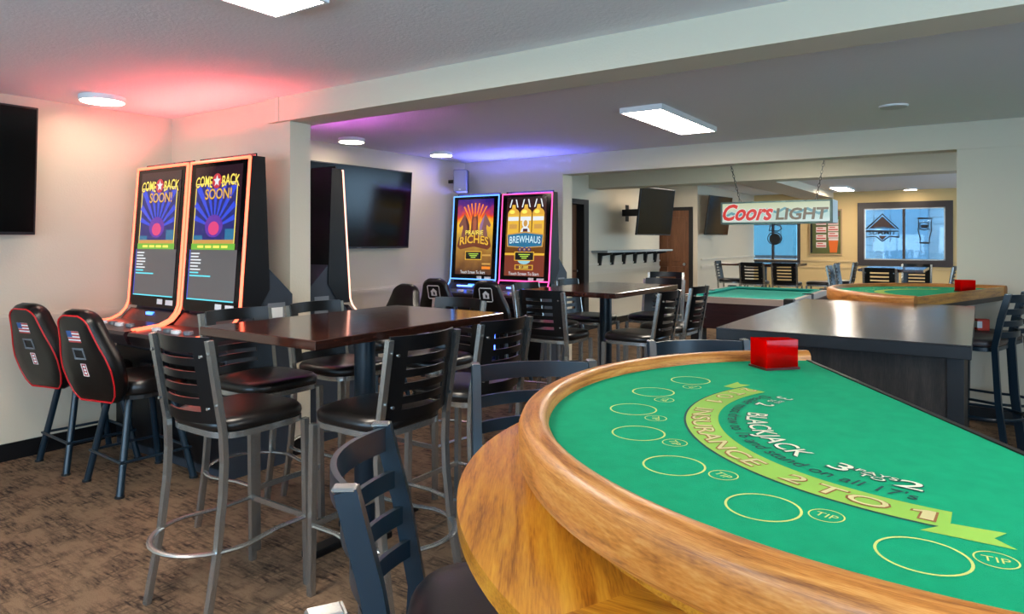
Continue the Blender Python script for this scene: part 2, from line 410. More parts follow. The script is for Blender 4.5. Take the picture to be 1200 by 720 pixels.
struct('trim_72', box(bm_new(), XL, XL+.02, 9.96, 13.0, 1.06, 1.09), M_rail)
struct('trim_73', box(bm_new(), xj, xj+.02, 13.5, YF, 1.08, 1.11), M_rail)
struct('trim_74', box(bm_new(), -.167, XR, YB-.012, YB, 2.215, 2.225), M_wall)
def base(name, x0, x1, y0, y1): struct(name, box(bm_new(), x0, x1, y0, y1, 0, .115), M_base)
base('baseboard_left', XL, XL+.012, Y0, YS0); base('baseboard_left', XL, XL+.012, YS1, YB); base('baseboard_left', XL, XL+.012, 9.96, 13.0)
base('baseboard_stub', XL+.012, -3.86, YS0-.012, YS0); base('baseboard_stub', -3.86, -3.848, YS0-.012, YS1)
base('baseboard_back', XL+.012, -3.92, YB-.012, YB); base('baseboard_back', -.167, XR, YB-.012, YB)
base('baseboard_far', xj, XR, YF-.012, YF); base('baseboard_alcove', xj, xj+.012, 13.3, YF)
# doorway of the left wall (dark frame) and the brown panelled door of the alcove
d = struct('door_1', wall_holes(bm_new(), 8.95, 9.88, 0, 1, 0, 2.06, []), M_dark)
d.data.clear_geometry()
b = bm_new(); box(b, XL-.2, XL+.025, 9.80, 9.96, 0, 2.14); box(b, XL-.2, XL+.025, 8.87, 9.02, 0, 2.14); box(b, XL-.2, XL+.025, 9.02, 9.80, 2.06, 2.14); b.to_mesh(d.data); b.free(); 
obj('door_leaf', box(bm_new(), XL-.16, XL-.12, 9.02, 9.80, 0, 2.06), M_brown, d)
obj('door_handle', cyl(bm_new(), (XL-.12, 9.7, .98), (XL-.04, 9.7, .98), .018), M_steel, d)
d = struct('door_2', box(bm_new(), -5.62, -4.82, 13.26, 13.30, 0, 2.08), M_brown)
for zz in ((.15, .95), (1.05, 1.95)):
    for xx in ((-5.52, -5.26), (-5.18, -4.92)):
        obj('door_panel', rbox(bm_new(), xx[0], xx[1], 13.245, 13.26, zz[0], zz[1], .008), M_brown, d)
obj('door_frame', box(box(bm_new(), -4.82, -4.75, 13.25, 13.31, 0, 2.15), -5.69, -4.82, 13.25, 13.31, 2.08, 2.15), M_dark, d)
obj('door_knob', cyl(bm_new(), (-4.9, 13.26, 1.0), (-4.9, 13.2, 1.0), .03), M_steel, d)

# ---------------------------------------------------------------- outside, seen through the far windows
struct('ground', box(bm_new(), -14, 16, YF+.2, 32, -.25, -.05), mat('asphalt', rgb(120, 122, 124), .9, var=.15, vscale=3))
nb = thing('neighbour_building', 'pale blue sided building seen through the far right window', 'building', (wb[0]+1, 22.5, -.05))
M_side = mat('pale_siding', rgb(150, 166, 178), .8, var=.05); M_side2 = mat('blue_siding', rgb(104, 134, 156), .8, var=.05)
x0 = wb[0]+1
for k in range(22): obj('siding_board', box(bm_new(), -3.2, 8, .0, .05+.012*(k % 2), .8+.2*k, .8+.2*k+.19), M_side, nb)
obj('wall', box(bm_new(), -3.2, 8, .05, .3, 0, 5.4), M_side, nb)
pa, pb = on_y(1036, 280, 22.0).x-x0, on_y(1087, 280, 22.0).x-x0
obj('pillar', box(bm_new(), pa, pb, -.5, .0, 0, 5.4), M_side2, nb)
obj('stone_base', box(box(bm_new(), -3.2, pa, -.15, .0, 0, .95), pb, 8, -.15, 0, 0, .95), mat('tan_stone', rgb(172, 156, 130), .85, var=.2, vscale=6), nb)
nb2 = thing('neighbour_house', 'grey sided house with a large window outside the left far window', 'building', (-8.2, 26, -.05))
for k in range(24): obj('siding_board', box(bm_new(), -4, 4.6, .0, .05+.012*(k % 2), .2*k, .2*k+.185), mat('white_siding', rgb(205, 206, 204), .8), nb2)
obj('wall', box(bm_new(), -4, 4.6, .05, .3, 0, 4.9), M_side, nb2)
pw = obj('window', box(bm_new(), .9, 3.1, -.06, .02, .9, 2.2), M_wframe, nb2); obj('pane', box(bm_new(), 1.0, 3.0, -.075, -.06, 1.0, 2.1), mat('teal_glass', rgb(70, 120, 130), .1), pw)

# ================================================================ CEILING LIGHTS
def panel_light(x, y, z, lx, ly, label, cat='ceiling light'):
    t = thing('panel_light', label, cat, (x, y, z), 0, 'flat rectangular ceiling lights')
    f = bm_new(); box(f, -lx/2, -lx/2+.015, -ly/2, ly/2, -.04, 0); box(f, lx/2-.015, lx/2, -ly/2, ly/2, -.04, 0); box(f, -lx/2+.015, lx/2-.015, -ly/2, -ly/2+.015, -.04, 0); box(f, -lx/2+.015, lx/2-.015, ly/2-.015, ly/2, -.04, 0)
    obj('frame', f, M_white, t)
    obj('diffuser', box(bm_new(), -lx/2+.015, lx/2-.015, -ly/2+.015, ly/2-.015, -.038, -.01), M_lampw, t)
def round_light(x, y, z, r, label, m=M_lampr, h=.035):
    t = thing('round_light', label, 'ceiling light', (x, y, z), 0, 'round ceiling lights')
    obj('rim', rings(bm_new(), [sq(r*k, r*k, zz, 2, 32) for k, zz in ((1, 0), (1, -h*.9), (.97, -h))]), M_white, t, True)
    obj('diffuser', rings(bm_new(), [sq(r*k, r*k, zz, 2, 32) for k, zz in ((.93, -h-.0005), (.90, -h-.003), (.5, -h-.005))]), m, t, True)
panel_light(-2.03, 5.20, ZC, .33, 1.22, 'lit rectangular ceiling light in the middle room above the second pub table')
p = on_z(378, 9, 2.40)
panel_light(p.x-.10, p.y-.63, ZC, .33, 1.22, 'lit rectangular ceiling light cut by the top edge above the front pub table')
panel_light(1.4, 1.2, ZC, .33, 1.22, 'added unseen rectangular ceiling light to the right of the near card table')  # this and the next two: unseen lamps added for even light
panel_light(-2.1, -1.7, ZC, .33, 1.22, 'added unseen rectangular ceiling light behind the viewer on the left')
panel_light(1.4, -1.7, ZC, .33, 1.22, 'added unseen rectangular ceiling light behind the viewer on the right')
panel_light(-2.43, 15.9, ZC3, .33, 1.22, 'lit rectangular ceiling light far away beside the poster wall')
panel_light(-1.9, 8.5, ZC3, .33, 1.22, 'added unseen rectangular ceiling light above the pool table behind the header')  # from here on, out-of-view lamps added to fill the pool room
panel_light(-4.2, 11.6, ZC3, .33, 1.22, 'added unseen rectangular ceiling light by the two hanging televisions')
panel_light(.3, 12.6, ZC3, .33, 1.22, 'added unseen rectangular ceiling light over the far right tables')
for (px, py, r, z, lab) in ((120, 117, .14, ZC, 'round white ceiling light in red glow above the two lit machines'), (412, 165, .125, ZC, 'round white ceiling light above the middle room television'), (517, 181, .125, ZC, 'round white ceiling light near the corner speaker'), (1067, 222, .13, ZC3, 'small round ceiling light in front of the far right window')):
    q = on_z(px, py, z-.02); round_light(q.x, q.y, z, r, lab)
q = on_z(1047, 124, ZC); round_light(q.x, q.y, ZC, .095, 'unlit round recessed downlight near the right end of the middle ceiling', mat('dim_diffuser', rgb(190, 190, 186), .5), .012)

# ================================================================ TELEVISIONS AND SPEAKER
def tv(name, label, loc, rz, w, h, tilt=0.0, arm=.12, group='wall televisions'):
    """screen faces local -Y; wall lies at local +arm"""
    t = thing(name, label, 'television', loc, rz, group)
    M = Matrix.Rotation(tilt, 4, 'X')
    a = bm_new(); tmp = bmesh.new(); rbox(tmp, -w/2, w/2, -.0, .035, -h/2, h/2, .005); merge(a, tmp, M); obj('housing', a, M_tvf, t)
    a = bm_new(); tmp = bmesh.new(); box(tmp, -w/2+.012, w/2-.012, -.003, .0, -h/2+.02, h/2-.012); merge(a, tmp, M); obj('screen', a, M_tv, t)
    a = bm_new(); tmp = bmesh.new(); box(tmp, -.03, .03, -.004, -.001, -h/2+.006, -h/2+.013); merge(a, tmp, M); obj('badge', a, M_grayp, t)
    obj('wall_mount', box(box(bm_new(), -.2, .2, arm-.02, arm, -.15, .15), -.05, .05, .03, arm-.02, -.06, .06), M_dark, t)
tv('television', 'large black television cut by the left edge of the picture', (XL+.125, 1.967-.735, 1.927), PI/2, 1.47, .85, tilt=R(3.5))
tv('television', 'large black television on the middle room wall behind the dark machine', (XL+.125, 5.6-.735, 1.805), PI/2, 1.47, .84, tilt=R(4))
def tv_px(px, py, fwd, w, h, tilt, d, label, wall):
    p = Vector((0, 0, H))+ray(px, py)*fwd
    rz = math.atan2(d[1], d[0]); tv('television', label, p, rz, w, h, tilt, arm=(p.x-wall)/abs(d[1])+.03)
tv_px(769.5, 248.5, 11.9, 1.15, .82, R(7), (.13, .99), 'black television hanging above the bracketed wall shelf', XL)
tv_px(843, 253, 13.9, 1.10, .79, R(8), (.10, .99), 'black television partly hidden behind the hanging beer sign', xj)
p = on_x(540, 212, XL+.22); t = thing('wall_speaker', 'grey loudspeaker mounted high in the corner of the middle room', 'speaker', (p.x, p.y, p.z-.12))
obj('cabinet', rbox(bm_new(), -.08, .085, -.07, .1, -.02, .25, .012), mat('speaker_case', rgb(70, 72, 76), .5), t, rot=(0, 0, R(30)))
obj('grille', rbox(bm_new(), -.075, .08, -.078, -.07, -.012, .242, .004), mat('speaker_grille', rgb(120, 126, 132), .6, bump=.4, bscale=600), t, rot=(0, 0, R(30)))
obj('badge', box(bm_new(), -.012, .012, -.081, -.078, .008, .016), M_white, t, rot=(0, 0, R(30)))
obj('bracket', box(bm_new(), -.21, -.03, .02, .05, .1, .14), M_dark, t)

# ================================================================ GAMING MACHINES
def machine(label, x, yback, rz, neon, rear, art, group='upright gaming machines', side_dark=True):
    """front faces local -Y, back panel at local y=0"""
    t = thing('gaming_machine', label, 'gaming machine', (x, yback, 0), rz, group)
    W = .335
    obj('base_cabinet', prism(bm_new(), [(-.02, 0), (-.02, 1.11), (-.25, 1.33), (-.36, .98), (-.50, .80), (-.50, 0)], 'x', -W+.012, W-.012), M_machg, t)
    obj('kick_panel', box(bm_new(), -W+.03, W-.03, -.512, -.50, .06, .72), M_mach, t)
    obj('tower', prism(bm_new(), [(-.40, 1.0), (-.325, 2.0), (-.235, 2.0), (-.20, 1.15), (-.30, 1.0)], 'x', -W+.004, W-.004), M_mach, t)
    # a plane for the display: local u across, v up the slope
    th = math.atan2(.075, 1.0)
    M = Matrix.Translation((0, -.404, 1.0)) @ Matrix.Rotation(-th, 4, 'X')
    def onp(bm, u0, u1, v0, v1, d0, d1):
        tmp = bmesh.new(); box(tmp, u0, u1, d0, d1, v0, v1); merge(bm, tmp, M); return bm
    obj('bezel', onp(bm_new(), -W+.012, W-.012, .0, .995, -.012, 0), M_bezel, t)
    scr = obj('screen', onp(bm_new(), -.262, .262, .075, .955, -.015, -.0125), art['screen'], t)
    # printed / shown picture elements
    bm = bm_new(); mats = []
    def mi(m):
        if m not in mats: mats.append(m)
        return mats.index(m)
    lev = [0]
    def poly(pts, m):
        lev[0] += 1; d = -.0152-.00012*lev[0]
        f = add(bm, [M @ Vector((u, d, v)) for u, v in pts], [list(range(len(pts)))]); 
        for q in f: q.material_index = mi(m)
    def text(s, u, v, size, m, width=None, arch=0.0, shear=0, bold=0.0):
        lev[0] += 1; d = -.0152-.00012*lev[0]
        V, Fs, wd = text_geo(s, shear, bold); k = size; kx = (width/wd) if width else k
        f = add(bm, [M @ Vector((u+a*kx, d, v+b*k + arch*(1-((a*kx)/(wd*kx/2+1e-6))**2))) for a, b in V], Fs)
        for q in f: q.material_index = mi(m)
    art['draw'](poly, text)
    flat('screen_picture', bm, mats, scr)
    # light strips round the display
    for s in (-1, 1):
        pts = [M @ Vector((s*(W-.006), -.012, v)) for v in (.99, .5, .03)]
        e = pts[-1]
        pts += [e+Vector((0, -.02, -.05)), e+Vector((0, -.06, -.095)), e+Vector((s*-.004, -.13, -.125)), e+Vector((s*-.01, -.30, -.14))]
        obj('light_strip', sweep(bm_new(), pts, circ(art.get('nr', .0095), 8), up=(1, 0, 0)), neon[0 if s < 0 else 1], t)
    obj('light_strip', sweep(bm_new(), [M @ Vector((u, -.012, .992)) for u in (-W+.004, W-.004)], circ(art.get('nr', .0095), 8)), neon[2], t)
    if art.get('bottom'): obj('light_strip', sweep(bm_new(), [M @ Vector((u, -.014, .02)) for u in (-W+.004, W-.004)], circ(art.get('nr', .0095), 8)), neon[2], t)
    # light bar added along the top edge to wash the ceiling with coloured glow
    obj('added_wash_bar', box(bm_new(), -W+.04, W-.04, -.32, -.30, 1.990, 2.0004), rear, t)
    obj('added_light_lip', box(bm_new(), -W+.02, W-.02, -.29, -.282, 2.0, 2.02), M_mach, t)  # added lip that keeps the bar's glow off the wall behind
    dk = obj('button_deck', prism(bm_new(), [(-.40, .98), (-.47, .905), (-.76, .885), (-.77, .865), (-.74, .80), (-.45, .78), (-.38, .9)], 'x', -W+.01, W-.01), mat('deck_plastic', rgb(46, 34, 38), .3), t)
    for k in range(4):
        obj('button', rings(bm_new(), [sq(.034*f, .022*f, z, 2.6, 16, -.22+.115*k, -.64+.012*(k % 2)) for f, z in ((1.1, .892), (1.1, .904), (1, .912), (.6, .914))]), [M_white, MATS['speaker_grille']][k % 2], dk, True)
    obj('ticket_slot', box(bm_new(), -.05, .03, -.435, -.405, .945, .965), glow('slot_glow_blue', (.05, .2, 1), 3.5), dk, rot=(0, 0, 0))
    if art.get('side'):
        obj('deck_light', box(bm_new(), -.2, .02, -.455, -.445, .935, .95), art['side'], t)
        obj('added_side_light', box(bm_new(), -W-.002, -W+.010, -.50, -.44, .25, .86), art['side'], t)  # side strip added to throw blue light on the wall beside
    obj('notice_sticker', onp(bm_new(), .06, .13, .022, .058, -.014, -.0125), M_white, t)
    obj('notice_sticker', onp(bm_new(), .17, .26, .02, .055, -.014, -.0125), M_white, t)
    obj('bill_acceptor', rbox(bm_new(), .06, .2, -.53, -.51, .50, .64, .006), M_dark, t)
    obj('acceptor_light', box(bm_new(), .1, .15, -.536, -.53, .54, .60), art.get('acc', glow('acceptor_glow_red', (1, .12, .02), 2.5)), t)
    for s in (-1, 1):
        xx = s*(W-.012)
        obj('side_plate', box(bm_new(), min(xx, xx+s*.004), max(xx, xx+s*.004), -.21, -.08, .93, 1.06), mat('side_label', rgb(110, 114, 120), .5), t)
        obj('side_notice', box(bm_new(), min(xx, xx+s*.006), max(xx, xx+s*.006), -.19, -.10, .965, 1.03), M_white, t)
        obj('lock', cyl(bm_new(), (xx, -.25, 1.2), (xx+s*.004, -.25, 1.2), .022, n=14), M_mach, t)
    return t
def star(cx, cy, r0, r1, n, a=0): return [(cx+(r0 if i % 2 == 0 else r1)*math.cos(a+PI*i/n), cy+(r0 if i % 2 == 0 else r1)*math.sin(a+PI*i/n)) for i in range(2*n)]
def disc(cx, cy, rx, ry=None, n=20): return [(cx+rx*math.cos(2*PI*i/n), cy+(ry or rx)*math.sin(2*PI*i/n)) for i in range(n)]
def rct(a, b, c, d): return [(a, c), (b, c), (b, d), (a, d)]
g_gold, g_yel, g_red = glow('s_gold', rgb(226, 176, 52), .95), glow('s_yellow', rgb(250, 226, 90), 1.0), glow('s_red', rgb(196, 30, 50), .9)
g_blue, g_dkblue, g_white = glow('s_blue', rgb(40, 70, 220), .9), glow('s_dkblue', rgb(20, 26, 110), .9), glow('s_white', rgb(225, 232, 236), .9)
g_green, g_grey, g_cyan, g_pink, g_purp = glow('s_green', rgb(110, 180, 50), .9), glow('s_grey', rgb(88, 86, 88), .9), glow('s_cyan', rgb(90, 220, 235), 1.0), glow('s_pink', rgb(220, 60, 120), .9), glow('s_purple', rgb(96, 40, 160), .9)
g_black, g_brown, g_tan, g_teal, g_orng, g_lgreen = glow('s_black', rgb(8, 8, 8), .5), glow('s_brown', rgb(110, 52, 26), .9), glow('s_tan', rgb(200, 150, 70), .9), glow('s_teal', rgb(30, 110, 150), .9), glow('s_orange', rgb(240, 130, 30), 1), glow('s_lgreen', rgb(190, 230, 80), 1)
g_maroon = glow('s_maroon', rgb(70, 14, 24), .9)
def draw_come_back(poly, text):
    poly(rct(-.262, .262, .075, .405), g_grey)
    poly(rct(-.245, .225, .41, .845), g_yel); poly(rct(-.236, .216, .418, .838), g_dkblue)
    for k in range(9):                                   # rays
        a = R(18+18*k); c, s = math.cos(a), math.sin(a); n = R(4.5)
        ln = min((.222 if c > 0 else .232)/abs(c) if abs(c) > 1e-3 else 9, .29/s)
        poly([(-.008, .545), (-.008+ln*math.cos(a-n)*.98, .545+ln*math.sin(a-n)*.98), (-.008+ln*math.cos(a+n)*.98, .545+ln*math.sin(a+n)*.98)], g_blue)
    poly(disc(-.01, .56, .10, .075), g_purp); poly(disc(-.01, .545, .06, .045), g_pink)
    poly(rct(-.236, -.13, .44, .50), g_teal); poly(rct(.12, .216, .44, .54), g_teal)
    poly(rct(-.236, .216, .418, .47), g_tan)
    poly(rct(-.252, .236, .405, .445), g_green)
    for k in range(4): poly(rct(-.18+.09*k, -.11+.09*k, .417, .433), g_yel)
    poly(disc(-.005, .855, .05), g_red); poly(star(-.005, .855, .04, .018, 5, PI/2), g_white)
    text('COME', -.15, .81, .105, g_brown, arch=.012, bold=.03, width=.20); text('COME', -.15, .813, .10, g_yel, arch=.012, bold=.012, width=.19)
    text('BACK', .15, .81, .105, g_brown, arch=.012, bold=.03, width=.20); text('BACK', .15, .813, .10, g_yel, arch=.012, bold=.012, width=.19)
    text('SOON!', .02, .735, .098, g_brown, bold=.03); text('SOON!', .02, .738, .096, g_gold, bold=.012)
    for k in range(8): poly(rct(-.245, -.245+[.10, .09, .12, .12, .09, .12, .10, .24][k], .375-.021*k, .384-.021*k), g_cyan if k > 5 else g_white)
    poly(rct(-.262, .262, .075, .083), g_cyan); poly(rct(-.262, -.254, .08, .405), g_blue)
def horse(poly, cx, cy, s, k, m, m2):
    # neck, ears, forehead, muzzle, jaw
    H_ = [(-.05, -.16), (-.045, 0), (-.02, .06), (.0, .10), (.008, .125), (.018, .10), (.035, .075), (.06, .035), (.075, .01), (.066, -.012), (.05, -.008), (.03, .01), (.025, -.02), (.04, -.08), (.045, -.16)]
    poly([(cx+k*s*x, cy+s*y) for x, y in H_][::(1 if k > 0 else -1)], m)
    Mn = [(-.055, -.12), (-.05, .01), (-.02, .07), (.0, .10), (-.008, .05), (-.025, -.02), (-.03, -.12)]
    poly([(cx+k*s*x, cy+s*y) for x, y in Mn][::(1 if k > 0 else -1)], m2)
def draw_riches(poly, text):
    for k in range(7):
        a = R(60+10*k); poly([(0, .60), (.33*math.cos(a-.03), .60+.31*math.sin(a-.03)), (.33*math.cos(a+.03), .60+.31*math.sin(a+.03))], g_orng)
    horse(poly, -.14, .64, 1.25, -1, glow('s_horse_a', rgb(120, 70, 60), .9), g_maroon); horse(poly, .14, .64, 1.25, 1, glow('s_horse_b', rgb(130, 84, 76), .9), glow('s_mane', rgb(150, 110, 150), .9))
    poly([(-.06, .42), (-.05, .66), (-.045, .73), (-.03, .79), (-.018, .75), (.018, .75), (.03, .79), (.045, .73), (.05, .66), (.06, .42)], glow('s_horse_c', rgb(112, 52, 36), .9))
    poly([(-.02, .56), (-.028, .70), (0, .75), (.028, .70), (.02, .56)], glow('s_horse_d', rgb(164, 86, 56), .9))
    text('PRAIRIE', 0, .535, .078, g_maroon, bold=.04, width=.27); text('PRAIRIE', 0, .538, .074, g_yel, bold=.01, width=.26)
    poly([(-.25, .40), (-.22, .50), (0, .525), (.22, .50), (.25, .40), (.2, .365), (0, .40), (-.2, .365)], g_brown)
    text('RICHES', 0, .41, .135, g_maroon, bold=.035, arch=.03, width=.44); text('RICHES', 0, .413, .13, g_gold, bold=.022, arch=.03, width=.42)
    poly(rct(-.12, .12, .245, .345), g_gold); poly(rct(-.11, .11, .253, .337), g_black)
    for k, w in enumerate((.15, .11, .07)): poly(rct(-w/2, w/2, .31-.02*k, .318-.02*k), g_lgreen)
    poly(rct(.13, .25, .14, .17), g_orng); poly(rct(.13, .25, .19, .21), g_tan); poly(rct(.13, .25, .29, .31), g_tan)
    text('Touch Screen To Start', 0, .085, .05, g_white, width=.36)
def draw_brewhaus(poly, text):
    for k in (-1, 0, 1):                                  # three copper kettles under lamps
        cx = k*.165
        for d in (-.05, .05): poly([(cx+d*.4, .93), (cx+d*.9, .84), (cx+d*1.2, .84), (cx+d*.7, .93)], g_white)
        poly([(cx-.03, .80), (cx-.02, .87), (cx+.02, .87), (cx+.03, .80)], g_gold)
        poly(disc(cx, .765, .078, .065), glow('s_kettle', rgb(214, 160, 50), .95)); poly(disc(cx-.02, .79, .035, .022), g_yel)
        poly(rct(cx-.076, cx+.076, .45, .755), g_gold); poly(rct(cx-.07, cx+.07, .69, .735), g_white); poly(rct(cx-.05, cx+.05, .60, .65), g_tan)
    poly(disc(0, .665, .045, .055), g_white); poly(disc(0, .66, .026, .036), g_tan)
    poly([(-.075, .53), (-.05, .60), (-.02, .625), (.02, .625), (.05, .60), (.075, .53)], g_white); poly(rct(-.03, .03, .53, .60), g_maroon)
    poly([(-.235, .40), (-.245, .54), (0, .57), (.245, .54), (.235, .40), (0, .385)], g_tan)
    poly([(-.22, .41), (-.23, .53), (0, .555), (.23, .53), (.22, .41), (0, .395)], g_teal)
    text('BREWHAUS', 0, .432, .115, g_dkblue, bold=.03, width=.43, arch=.012); text('BREWHAUS', 0, .435, .11, glow('s_ltblue', rgb(190, 225, 235), 1), bold=.014, width=.41, arch=.012)
    for k in (-1, 0, 1): poly(disc(k*.06, .37, .025), g_dkblue); poly(disc(k*.06, .37, .012), g_tan)
    poly(rct(-.26, .26, .075, .31), glow('s_bar', rgb(120, 50, 28), .9)); poly(rct(-.26, .26, .305, .33), g_gold)
    poly(disc(0, .265, .09, .06), glow('s_ice', rgb(150, 200, 210), .9))
    poly(rct(-.13, .13, .245, .345), g_gold); poly(rct(-.12, .12, .253, .337), g_black)
    for k, w in enumerate((.15, .11, .07)): poly(rct(-w/2, w/2, .31-.02*k, .318-.02*k), g_lgreen)
    poly(rct(-.12, .12, .145, .20), g_gold); poly(rct(-.11, .11, .152, .193), g_brown); text('$1,000', 0, .158, .045, g_yel)
    text('Touch Screen To Start', 0, .085, .05, g_white, width=.40)
scr_dark = mat('screen_dark', rgb(26, 14, 20), .12, emit=.35, ecol=rgb(44, 26, 34))
scr_sun = ramp_screen('screen_sunset', [(.0, rgb(70, 40, 30)), (.25, rgb(150, 104, 48)), (.5, rgb(190, 150, 60)), (.66, rgb(250, 190, 50)), (.78, rgb(230, 70, 30)), (.9, rgb(90, 30, 120)), (1.0, rgb(40, 20, 120))], .9, noise=.25)
scr_brew = ramp_screen('screen_brew', [(.0, rgb(90, 30, 20)), (.5, rgb(120, 80, 30)), (.8, rgb(60, 24, 22)), (1.0, rgb(30, 14, 20))], .9, noise=.2)
n_red = glow('neon_red', (1, .10, .045), 4.2); wash_red = glow('added_glow_red', (1, .13, .12), 190)  # second glow on each of these lines feeds the added top bars
n_blue = glow('neon_blue', (.10, .32, 1), 2.0); wash_blue = glow('added_glow_blue', (.15, .17, 1), 190)
n_mag = glow('neon_magenta', (1, .06, .28), 2.2); wash_purp = glow('added_glow_purple', (.75, .13, .8), 200)
n_warm = glow('neon_warm', (1, .42, .30), 2.6)
come = {'screen': scr_dark, 'draw': draw_come_back}
machine('left red-lit gaming machine in the room corner with COME BACK SOON screen', -4.80, 2.935, 0, [n_red]*3, wash_red, come)
machine('right red-lit gaming machine beside the pillar with COME BACK SOON screen', -4.10, 2.935, 0, [n_red]*3, wash_red, come)
machine('dark gaming machine seen from its side just past the pillar', -4.27, 3.155, PI, [n_warm]*3, wash_purp, {'screen': scr_dark, 'draw': draw_come_back, 'nr': .006})
machine('blue-edged gaming machine with three horses and RICHES on the screen', -4.865, YB-.04, 0, [n_blue]*3, wash_blue, {'screen': scr_sun, 'draw': draw_riches, 'side': glow('deck_blue', (.06, .14, 1), 9), 'bottom': 1, 'nr': .0072, 'acc': glow('acceptor_glow_blue', (.1, .2, 1), 3)})
machine('red and purple edged gaming machine with BREWHAUS on the screen', -4.155, YB-.04, 0, [n_mag]*3, wash_blue, {'screen': scr_brew, 'draw': draw_brewhaus, 'side': glow('deck_blue', (.06, .14, 1), 9), 'bottom': 1, 'nr': .0072, 'acc': glow('acceptor_glow_pink', (1, .1, .4), 2)})

# ---------------------------------------------------------------- game chairs
def back_w(v):
    K = [(0, .135), (.06, .175), (.2, .205), (.38, .215), (.52, .200), (.68, .165), (.82, .142), (.92, .128), (.975, .10), (1, .06)]
    for (a, wa_), (b_, wb_) in zip(K, K[1:]):
        if v <= b_: return wa_+(wb_-wa_)*(v-a)/(b_-a)
    return .06
def game_chair(label, loc, rz, style, group, sw=0.0):
    """faces local +Y; its back shows towards -Y"""
    t = thing('game_chair', label, 'chair', loc, rz, group)
    obj('seat', cushion(bm_new(), .235, .22, .565, .665, 3.4, 0, .03), M_vinyl, t, True, rot=(0, 0, sw))
    obj('seat_base', rings(bm_new(), [sq(.215, .20, z, 3.4, 24, 0, .03) for z in (.54, .566)]), M_dark, t, rot=(0, 0, sw))
    hh = .56; z0 = .54; lean = R(17)
    vs = [0, .03, .08, .15, .22, .3, .38, .46, .54, .62, .7, .78, .85, .91, .955, .985, 1]
    out = [(back_w(v), v*hh) for v in vs]; out = out+[(-x, z) for x, z in out[::-1]]
    MM = Matrix.Translation((0, -.205, z0)) @ Matrix.Rotation(lean, 4, 'X')
    cz = hh*.45
    L = [[MM @ Vector((x*s, y, cz+(z-cz)*s)) for x, z in out] for s, y in ((.55, -.052), (.86, -.05), (.95, -.042), (1, -.02), (1, .015), (.93, .045), (.7, .06), (.3, .062))]
    bk = obj('backrest', rings(bm_new(), L), M_vinyl, t, True, rot=(0, 0, sw))
    def onb(bm, pts, d=-.0535):
        add(bm, [MM @ Vector((x, d, z)) for x, z in pts], [list(range(len(pts)))]); return bm
    if style == 'flag':
        obj('piping', sweep(bm_new(), [MM @ Vector((x*.93, -.046, cz+(z-cz)*.945)) for x, z in out], circ(.0048, 6), True, up=(0, 1, 0)), M_red, bk, True)
        fl = onb(bm_new(), rct(-.062, .038, .385, .455)); 
        fo = flat('flag_patch', fl, M_white, bk)
        s = bm_new()
        for k in range(4): onb(s, rct(-.062, .038, .385+.0195*k, .3955+.0195*k), -.0538)
        flat('flag_stripe', s, mat('flag_red', rgb(180, 60, 60), .6), bk)
        flat('flag_canton', onb(bm_new(), rct(-.062, -.022, .417, .455), -.0541), mat('flag_blue', rgb(50, 84, 140), .6), bk)
        hp = bm_new(); sweep(hp, [MM @ Vector((x, -.053, z)) for x, z in ((-.05, .285), (.03, .285), (.03, .345), (-.05, .345))], rect(.008, .008), True, up=(0, 1, 0))
        obj('grab_handle', hp, M_grayp, bk); flat('handle_recess', onb(bm_new(), rct(-.046, .026, .289, .341), -.0531), M_dark, bk)
        bd = onb(bm_new(), rct(-.025, .02, .175, .255)); flat('badge', bd, mat('badge_red', rgb(170, 24, 34), .5), bk)
        e = bm_new(); sweep(e, [MM @ Vector((x, -.0545, z)) for x, z in ((-.022, .178), (.017, .178), (.017, .252), (-.022, .252))], rect(.003, .002), True, up=(0, 1, 0))
        obj('badge_edge', e, M_white, bk)
        w = bm_new(); 
        for q in range(3): onb(w, disc(-.0025, .195+.02*q, .011, .008, 8), -.0542)
        flat('badge_lettering', w, M_white, bk)
    elif style == 'house':
        e = bm_new(); sweep(e, [MM @ Vector((x, -.054, z)) for x, z in ((-.058, .36), (.058, .36), (.066, .37), (.066, .49), (.058, .5), (-.058, .5), (-.066, .49), (-.066, .37))], rect(.006, .003), True, up=(0, 1, 0))
        obj('badge_edge', e, M_white, bk)
        h = onb(bm_new(), [(-.032, .39), (.032, .39), (.032, .435), (.038, .437), (0, .472), (-.038, .437), (-.032, .435)]); flat('house_emblem', h, M_white, bk)
        flat('emblem_door', onb(bm_new(), [(-.006, .40), (.012, .40), (.012, .425), (-.006, .44)], -.0539), M_dark, bk)
    for sx in (-1, 1):
        for sy in (-1, 1):
            g = bm_new(); cyl(g, (sx*.225, .03+sy*.215, 0), (sx*.13, .03+sy*.12, .55), .02, .02, 12); obj('leg', g, M_bluek, t, True)
            g = bm_new(); cyl(g, (sx*.225, .03+sy*.215, 0), (sx*.225, .03+sy*.215, .012), .026, n=12); obj('foot', g, M_dark, t)
    ring = []
    for (sx, sy) in ((-1, -1), (1, -1), (1, 1), (-1, 1)):
        ring += [(sx*.21 if i != 1 else sx*.215, .03+sy*.2, .19) for i in (1,)]
    obj('foot_ring', sweep(bm_new(), [(x*.97, y, z) for x, y, z in ring], circ(.009, 8), True), M_bluek, t, True)
    return t
game_chair('black game chair with flag patch standing against the left wall', (-4.92, 2.13, 0), R(-3), 'flag', 'game chairs', R(15))
game_chair('black game chair with flag patch nearest the steel bar stools', (-4.25, 2.13, 0), R(-3), 'flag', 'game chairs', R(15))
game_chair('dark plain game chair facing the machine beyond the pillar', (-4.25, 4.16, 0), PI, 'plain', 'game chairs')
game_chair('black game chair with white house badge in front of the blue-edged machine', (-4.75, 5.72, 0), 0, 'house', 'game chairs', R(14))
game_chair('black game chair with white house badge in front of the BREWHAUS machine', (-4.08, 5.72, 0), 0, 'house', 'game chairs', R(14))

